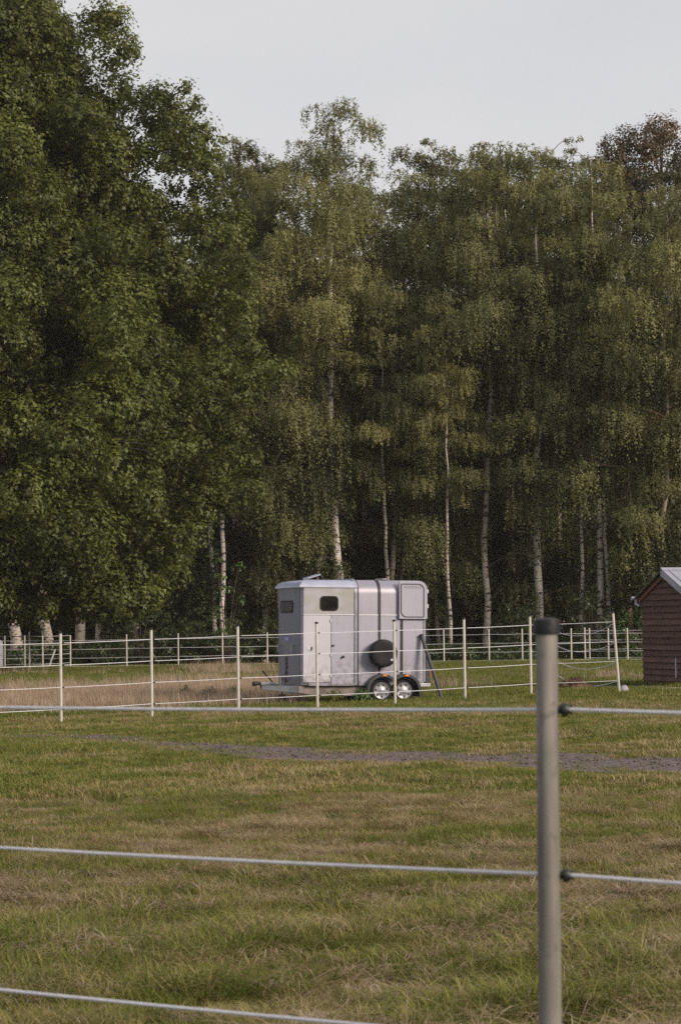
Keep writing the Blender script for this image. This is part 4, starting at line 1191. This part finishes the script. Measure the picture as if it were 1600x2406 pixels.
for side in (0, 1):
    def rp(s, up): 
        x = -0.14 + s * (SW / 2 + 0.14) if side == 0 else SW + 0.14 - s * (SW / 2 + 0.14)
        z = EH + RH - (abs(SW / 2 - x)) * sl + up
        return x, z
    (xa, za), (xb, zb) = rp(0, 0.02), rp(1, 0.02)
    (xc, zc), (xd, zd) = rp(1, 0.065), rp(0, 0.065)
    MB().prism([(xa, za), (xb, zb), (xc, zc), (xd, zd)], -0.16, SL + 0.15).build('roof_slope', MAT['felt' if side == 0 else 'roof_sheet'], shed)
    (xa, za), (xb, zb), (xc, zc), (xd, zd) = rp(0.02, -0.10), rp(1, -0.10), rp(1, 0.018), rp(0.02, 0.018)
    if side == 0:
        MB().prism([(xa, za), (xb, zb), (xc, zc), (xd, zd)], -0.075, -0.045).build('verge_board', MAT['board_new'], shed)
    else:
        MB().prism([(xa, za), (xb, zb), (xc, zc), (xd, zd)], -0.185, -0.165).build('verge_board', MAT['roof_sheet'], shed)
        for q in range(9):
            y0 = 0.0 + q * 0.48
            (x1, z1), (x2, z2) = rp(0.03, 0.068), rp(0.97, 0.068)
            MB().tube([(x1, y0, z1), (x2, y0, z2)], 0.02, 5).build('roof_seam', MAT['roof_sheet'], shed)
        (x1, z1), (x2, z2) = rp(0.55, 0.071), rp(0.62, 0.071)
        MB().add([(x1, 0.35, z1), (x1, 1.0, z1), (x2, 1.0, z2), (x2, 0.35, z2)], [(0, 1, 2, 3)]).build('roof_gap', MAT['black'], shed)
MB().prism([(SW / 2 - 0.10, EH + RH + 0.035), (SW / 2, EH + RH + 0.075), (SW / 2 + 0.10, EH + RH + 0.035), (SW / 2, EH + RH + 0.10)], -0.17, SL + 0.15).build('ridge_cap', MAT['roof_sheet'], shed)
g1 = MB(); g1.tube([(-0.20, -0.22, EH - 0.03), (-0.20, SL, EH - 0.05)], 0.05, 8); g1.build('gutter', MAT['pale_plastic'], shed, smooth=True)
g1 = MB(); g1.tube([(-0.20, -0.10, EH - 0.05), (-0.17, -0.12, EH - 0.16), (-0.10, -0.06, EH - 0.22)], 0.035, 8); g1.build('gutter_elbow', MAT['pale_plastic'], shed, smooth=True)
MB().box(2.10, 2.16, -0.06, -0.02, 0.25, 0.72).build('batten', MAT['pale_plastic'], shed)

# ------------------------------------------------------------------ small things on the ground
def lump(name, loc, sx, sy, sz, mat, seed, label, cat, n=14, m=8, rough=0.3):
    mb = MB(); vs = []; fs = []
    rg = np.random.default_rng(seed)
    for i_ in range(m + 1):
        ph = math.pi / 2 * i_ / m
        for k in range(n):
            a = 2 * math.pi * k / n
            f = 1 + rough * (float(fbm(math.cos(a) * 1.5 + 4, math.sin(a) * 1.5 + ph * 2, 0.6, seed)) - 0.5) * 2
            vs.append((sx * math.cos(a) * math.cos(ph) * f, sy * math.sin(a) * math.cos(ph) * f, sz * math.sin(ph) * f - 0.03))
    for i_ in range(m):
        for k in range(n):
            k2 = (k + 1) % n; fs.append((i_ * n + k, i_ * n + k2, (i_ + 1) * n + k2, (i_ + 1) * n + k))
    o = mb.add(vs, fs).build(name, MAT[mat], None, smooth=True)
    o.location = loc
    return tag(o, label, cat)


lump('manure_heap', on_ground(1346, 57.0), 0.42, 0.45, 0.27, 'manure', 21, 'low brown manure heap right of the near fence post', 'heap', 26, 10, 0.5)
lump('stone', on_ground(1463, 51.9), 0.12, 0.12, 0.20, 'stone', 25, 'pale stone at the foot of the leaning corner post', 'stone', 12, 6, 0.25)
wb = on_ground(-25, 101.0)
mb = MB(); mb.lathe([(0.0, 0.0), (0.52, 0.0), (0.58, 0.05), (0.60, 0.6), (0.58, 1.12), (0.50, 1.18), (0.0, 1.18)], (0, 0, 0), (0, 0, 1), 24)
o = mb.build('wrapped_bale', MAT['pale_plastic'], None, smooth=True); o.location = wb; tag(o, 'pale lilac wrapped bale cut by the left edge behind the fence', 'bale')
sp_ = on_ground(113, 99.8)
mb = MB(); mb.tube([(0, 0, -0.1), (0.13, 0, 0.3), (0.30, 0.02, 0.78)], [0.035, 0.035, 0.045], 8)
o = mb.build('stake', MAT['post_far'], None, smooth=True); o.location = sp_; tag(o, 'short tilted pale stake beside the far fence at left', 'stake')
# ------------------------------------------------------------------ shrubs and undergrowth
rng = np.random.default_rng(303)
blobs = []
for k in range(150):
    X = rng.uniform(-17, 17); Yp = 101.2 + rng.random() * 3.0
    hh = 0.35 + 0.75 * float(fbm(X, 3.0, 4.0, 31)) + (0.35 if -9.5 < X < -2.0 else 0.0)
    for q in range(3):
        blobs.append((X + rng.normal(0, 0.35), Yp + rng.normal(0, 0.3), max(0.15, hh * rng.uniform(0.15, 1.0)), rng.uniform(0.32, 0.55), rng.normal(0.45, 0.2)))
um = blob_crown('undergrowth', blobs, 120, 0.10, MAT['shrub_leaf'], rng, 9, 0.16, 0.8)
uo = obj_from('undergrowth', um); tag(uo, 'dark green brambles and low growth behind the far fence', 'undergrowth', kind='stuff')


def shrub(px, Y, H, R, mat, seed, label, cat='shrub', name='shrub', nb=16, ls=0.11, br=(0.25, 0.5), dens=90):
    r_ = np.random.default_rng(seed)
    blobs, lines = [], []
    for k in range(nb):
        a = k * 2.4; u = (k + 0.5) / nb
        rr = R * math.sqrt(r_.random()) * (0.6 + 0.6 * math.sin(u * math.pi)); b_ = r_.uniform(*br)
        x, y, z = rr * math.cos(a), rr * math.sin(a), 0.15 + (H - b_ * 0.6 - 0.15) * u
        blobs.append((x, y, z, b_, r_.normal(0.5, 0.16)))
        s = np.linspace(0, 1, 5); L_ = np.outer(s, [x, y, z]); L_[:, 2] += 0.12 * H * np.sin(s * math.pi); L_[0, 2] = -0.1
        lines.append((L_, 0.014 * (1 - s) + 0.005))
    o = empty(name, tuple(on_ground(px, Y))); tag(o, label, cat)
    obj_from('stems', tubes_mesh('stems', lines, MAT['twig'], 4), o)
    obj_from('foliage', blob_crown('foliage', blobs, dens, ls, MAT[mat], r_, 9, 0.16, 0.6), o)
    return o


shrub(533, 101.6, 5.0, 0.75, 'bright_leaf', 401, 'bright green sapling with flat leaf layers in front of the thin birch stems', 'sapling', 'sapling', 10, 0.13, (0.20, 0.38), 55)
shrub(1500, 100.9, 2.3, 0.9, 'bright_leaf', 402, 'yellow green shrub left of the shed behind the far fence', nb=18, dens=55)
shrub(1215, 102.5, 2.6, 0.9, 'shrub_leaf', 403, 'green shrub behind the far fence left of the near fence post', nb=18)
shrub(1385, 102.0, 3.2, 1.0, 'shrub_leaf', 404, 'green shrub between the near fence post and the leaning corner post', nb=20)
shrub(330, 102.0, 2.6, 1.3, 'dark_leaf', 405, 'low dark shrub behind the fence under the oak', nb=22)
shrub(450, 102.5, 2.2, 1.2, 'dark_leaf', 406, 'low dark shrub behind the fence left of the thin birch stems', nb=22)
shrub(665, 102.5, 2.4, 1.1, 'dark_leaf', 407, 'dark shrub behind the nose of the horse trailer', nb=20)
for k, (px, Y, s, lab) in enumerate([(435, 56.5, 0.30, 'leafy weed in the dry grass below the third fence span'), (492, 56.0, 0.28, 'leafy weed in the dry grass left of the trailer coupling'),
                                     (848, 51.75, 0.28, 'bright green weed growing in front of the front trailer wheel'), (783, 51.9, 0.22, 'yellow green weed under the trailer side door'),
                                     (548, 56.6, 0.26, 'small weed in the dry grass close to the trailer coupling')]):
    shrub(px, Y, s * 0.8, 0.06, 'bright_leaf' if k == 2 else 'lime_leaf' if k == 3 else 'shrub_leaf', 420 + k, lab, 'weed', 'weed', 6, 0.06, (0.04, 0.08), 900)

# ------------------------------------------------------------------ grass: one mass of blades spread over the meadow
def clump_obj(name, seed, nbl, spread, h0, h1, wid, mat, lean=0.5, lie=0.0, seg=2):
    r_ = np.random.default_rng(seed)
    V, T_ = [], []; Q = []
    for k in range(nbl):
        a = r_.uniform(0, 6.28); rr = spread * math.sqrt(r_.random())
        b0 = np.array([rr * math.cos(a), rr * math.sin(a), -0.01])
        d = r_.uniform(0, 6.28); ln = r_.uniform(h0, h1)
        ld = abs(r_.normal(lean, 0.25)) if not lie else lie + r_.normal(0, 0.15)
        dirv = np.array([math.cos(d), math.sin(d)])
        sv = np.array([-dirv[1], dirv[0], 0]) * wid * r_.uniform(0.7, 1.3)
        tw = r_.random()
        base = len(V)
        for q in range(seg + 1):
            f = q / seg
            bend = ld * f * f if not lie else ld * f
            p = b0 + np.array([dirv[0] * ln * bend, dirv[1] * ln * bend, ln * f * (1 - 0.35 * min(bend, 1.2) * f) if not lie else 0.03 + ln * 0.10 * math.sin(f * 2.4) + r_.uniform(0, 0.02)])
            w = (1 - f * 0.85)
            V += [p - sv * w * 0.5, p + sv * w * 0.5]; T_ += [tw, tw]
        for q in range(seg):
            i0 = base + q * 2; Q.append((i0, i0 + 1, i0 + 3, i0 + 2))
    me = quads_mesh(name, np.array(V), np.array(Q), MAT[mat], np.array(T_))
    return bpy.data.objects.new(name, me)


CL = [clump_obj('short_tuft', 1, 38, 0.11, 0.030, 0.075, 0.0052, 'grass', 0.8),
      clump_obj('short_tuft', 2, 34, 0.10, 0.030, 0.075, 0.0055, 'grass', 0.7),
      clump_obj('rough_tuft', 3, 44, 0.10, 0.05, 0.14, 0.0048, 'grass', 1.0, seg=3),
      clump_obj('dry_tuft', 4, 32, 0.11, 0.04, 0.11, 0.0042, 'grass_dry', 1.2, seg=3),
      clump_obj('lying_straw', 5, 26, 0.16, 0.10, 0.24, 0.0038, 'hay', 0.8, lie=0.95, seg=3),
      clump_obj('field_tuft', 6, 46, 0.22, 0.04, 0.09, 0.011, 'grass', 0.7),
      clump_obj('field_tuft', 7, 46, 0.22, 0.04, 0.10, 0.011, 'grass_lush', 0.6),
      clump_obj('field_dry_tuft', 8, 40, 0.22, 0.05, 0.11, 0.010, 'grass_dry', 0.9),
      clump_obj('far_tuft', 9, 60, 0.42, 0.05, 0.13, 0.020, 'grass_lush', 0.6),
      clump_obj('far_tuft', 10, 60, 0.42, 0.05, 0.14, 0.020, 'grass', 0.6),
      clump_obj('hay_tuft', 11, 60, 0.38, 0.12, 0.40, 0.012, 'hay', 0.35),
      clump_obj('lush_tuft', 12, 44, 0.10, 0.04, 0.12, 0.0050, 'grass_lush', 0.6, seg=3)]
rng = np.random.default_rng(77)


def scatter(Y0, Y1, dens):
    a = 0.176; c = 1.7
    n = int(dens * (a * (Y1 * Y1 - Y0 * Y0) + 2 * c * (Y1 - Y0)))
    Y = np.empty(0)
    while len(Y) < n:
        y = rng.uniform(Y0, Y1, n); keep = rng.random(n) < (a * y + c) / (a * Y1 + c)
        Y = np.concatenate([Y, y[keep]])
    Y = Y[:n]
    return rng.uniform(-1, 1, n) * (a * Y + c), Y


PX, PY, PI, PS = [], [], [], []
def emit(x, y, idx, s):
    PX.append(x); PY.append(y); PI.append(idx); PS.append(s)

# near rough grass
x, y = scatter(4.5, 24, 190)
dry = 0.6 * fbm(x, y, 1.3, 41) + 0.4 * fbm(x, y, 4.0, 45); lush = fbm(x, y, 1.6, 51); hum = fbm(x, y, 0.55, 55); rn = rng.random(len(x))
rough = np.clip((22 - y) / 9, 0.12, 1)
idx = np.where(rn < 0.35 * rough, 2, np.where(rn < 0.65, 0, 1))
idx = np.where((dry > 0.53) & (rng.random(len(x)) < 0.48), 3, idx)
idx = np.where((dry > 0.565) & (rng.random(len(x)) < 0.55 * rough), 4, idx)
idx = np.where((lush > 0.61) & (rng.random(len(x)) < 0.4), 11, idx)
idx = np.where(rng.random(len(x)) < 0.22 * rough * np.clip(2.2 * fbm(x, y, 0.8, 91) - 0.55, 0, 1), 4, idx)
idx = np.where(rng.random(len(x)) < 0.16, 3, idx)
s = rng.uniform(0.7, 1.3, len(x)) * (0.75 + 0.45 * rough) * np.clip(0.15 + 1.85 * hum, 0.5, 2.0)
emit(x, y, idx, s)
# middle
x, y = scatter(24, 50, 62)
d = track_d(x, y) + 1.8 * (fbm(x, y, 0.7, 61) - 0.5)
fade = np.clip((-1.2 - x) / 4.0, 0, 1)
keep = (d > 0.86) | (rng.random(len(x)) < 0.05 + 0.20 * fade)
x, y, d = x[keep], y[keep], d[keep]
dry = 0.6 * fbm(x, y, 1.8, 41) + 0.4 * fbm(x, y, 5.0, 45); lush = fbm(x, y, 2.2, 51); hum = fbm(x, y, 0.9, 55); rn = rng.random(len(x))
idx = np.full(len(x), 5)
idx = np.where((lush > 0.50) & (rng.random(len(x)) < 0.5), 6, idx)
idx = np.where((dry > 0.53) & (rng.random(len(x)) < 0.45), 7, idx)
emit(x, y, idx, rng.uniform(0.7, 1.2, len(x)) * np.clip(0.15 + 1.75 * hum, 0.5, 1.8) * np.where(d < 1.6, 0.75, 1.0))
# beyond the middle fence
x, y = scatter(50, 103, 19)
hp = on_ground(1346, 57.0)
soil = ((x - SOIL.x) / 1.8) ** 2 + ((y - SOIL.y) / 3.0) ** 2 + 0.8 * (fbm(x, y, 0.8, 71) - 0.5) < 1.0
soil |= ((x - hp.x) ** 2 + (y - hp.y + 0.2) ** 2) < 0.8
sand = ((x - SANDP.x) / 1.3) ** 2 + ((y - SANDP.y + 0.2) / 1.4) ** 2 < 1.0
tl = ((x - TP0.x) * math.cos(TH) + (y - TP0.y) * math.sin(TH)); tw_ = (-(x - TP0.x) * math.sin(TH) + (y - TP0.y) * math.cos(TH))
keep = ~soil & ~sand
x, y = x[keep], y[keep]
hayp = fbm(x, y, 9.0, 81) + np.where(x < -1.0, 0.20, -0.12) - np.clip((y - 62) / 14, 0, 1) * 0.5 - np.where(y < 51.5, 0.25, 0) - np.where(y < 54, 0.10, 0) - np.where((y < 60) & (x > 0.5), 0.3, 0)
idx = np.where(rng.random(len(x)) < 0.60, 8, 9)
idx = np.where(hayp + rng.normal(0, 0.12, len(x)) > 0.55, 10, idx)
emit(x, y, idx, rng.uniform(0.7, 1.25, len(x)))
PX = np.concatenate(PX); PY = np.concatenate(PY); PI = np.concatenate(PI); PS = np.concatenate(PS)
# keep blades from growing through the wheels and the standing things
pm = bpy.data.meshes.new('grass')
pm.vertices.add(len(PX)); pm.vertices.foreach_set('co', np.column_stack([PX, PY, gz(PX, PY)]).astype(np.float32).ravel())
for nm, typ, dat in (('cidx', 'INT', PI.astype(np.int32)), ('csc', 'FLOAT', PS.astype(np.float32)), ('crz', 'FLOAT', rng.uniform(0, 6.28, len(PX)).astype(np.float32))):
    at_ = pm.attributes.new(nm, typ, 'POINT'); at_.data.foreach_set('value', dat)
go = obj_from('grass', pm)
tag(go, 'short grazed meadow grass with dry straw patches', 'grass', kind='stuff')
ng = bpy.data.node_groups.new('grass_spread', 'GeometryNodeTree')
ng.interface.new_socket('Geometry', in_out='INPUT', socket_type='NodeSocketGeometry')
ng.interface.new_socket('Geometry', in_out='OUTPUT', socket_type='NodeSocketGeometry')
GN, GL = ng.nodes, ng.links
gi = GN.new('NodeGroupInput'); gout = GN.new('NodeGroupOutput')
jn = GN.new('GeometryNodeJoinGeometry')
def named(nm, typ):
    n_ = GN.new('GeometryNodeInputNamedAttribute'); n_.data_type = typ; n_.inputs['Name'].default_value = nm; return n_
na_i, na_s, na_r = named('cidx', 'INT'), named('csc', 'FLOAT'), named('crz', 'FLOAT')
cx_ = GN.new('ShaderNodeCombineXYZ'); GL.new(na_r.outputs['Attribute'], cx_.inputs['Z'])
for k, co_ in enumerate(CL):
    cmp_ = GN.new('FunctionNodeCompare'); cmp_.data_type = 'INT'; cmp_.operation = 'EQUAL'
    GL.new(na_i.outputs['Attribute'], cmp_.inputs[2]); cmp_.inputs[3].default_value = k
    oi_ = GN.new('GeometryNodeObjectInfo'); oi_.inputs['Object'].default_value = co_; oi_.inputs['As Instance'].default_value = True
    ip = GN.new('GeometryNodeInstanceOnPoints')
    GL.new(gi.outputs[0], ip.inputs['Points']); GL.new(cmp_.outputs[0], ip.inputs['Selection']); GL.new(oi_.outputs['Geometry'], ip.inputs['Instance'])
    GL.new(cx_.outputs[0], ip.inputs['Rotation']); GL.new(na_s.outputs['Attribute'], ip.inputs['Scale'])
    GL.new(ip.outputs[0], jn.inputs[0])
GL.new(jn.outputs[0], gout.inputs[0])
md = go.modifiers.new('spread', 'NODES'); md.node_group = ng

# ------------------------------------------------------------------ thin haze volume added to lift the dark tones
m, N, L, out = new_mat('tone_lift_haze')
pv = N.new('ShaderNodeVolumePrincipled')
pv.inputs['Color'].default_value = (0.95, 0.87, 0.87, 1)
pv.inputs['Density'].default_value = 0.00018
pv.inputs['Anisotropy'].default_value = 0.0
L.new(pv.outputs[0], out.inputs['Volume'])
hz = MB(); hz.box(-620, 620, -420, 820, -1.5, 31.0)
ho = hz.build('haze', m); tag(ho, 'thin pale haze added over the paddock and wood to lift dark tones', 'haze', kind='stuff')
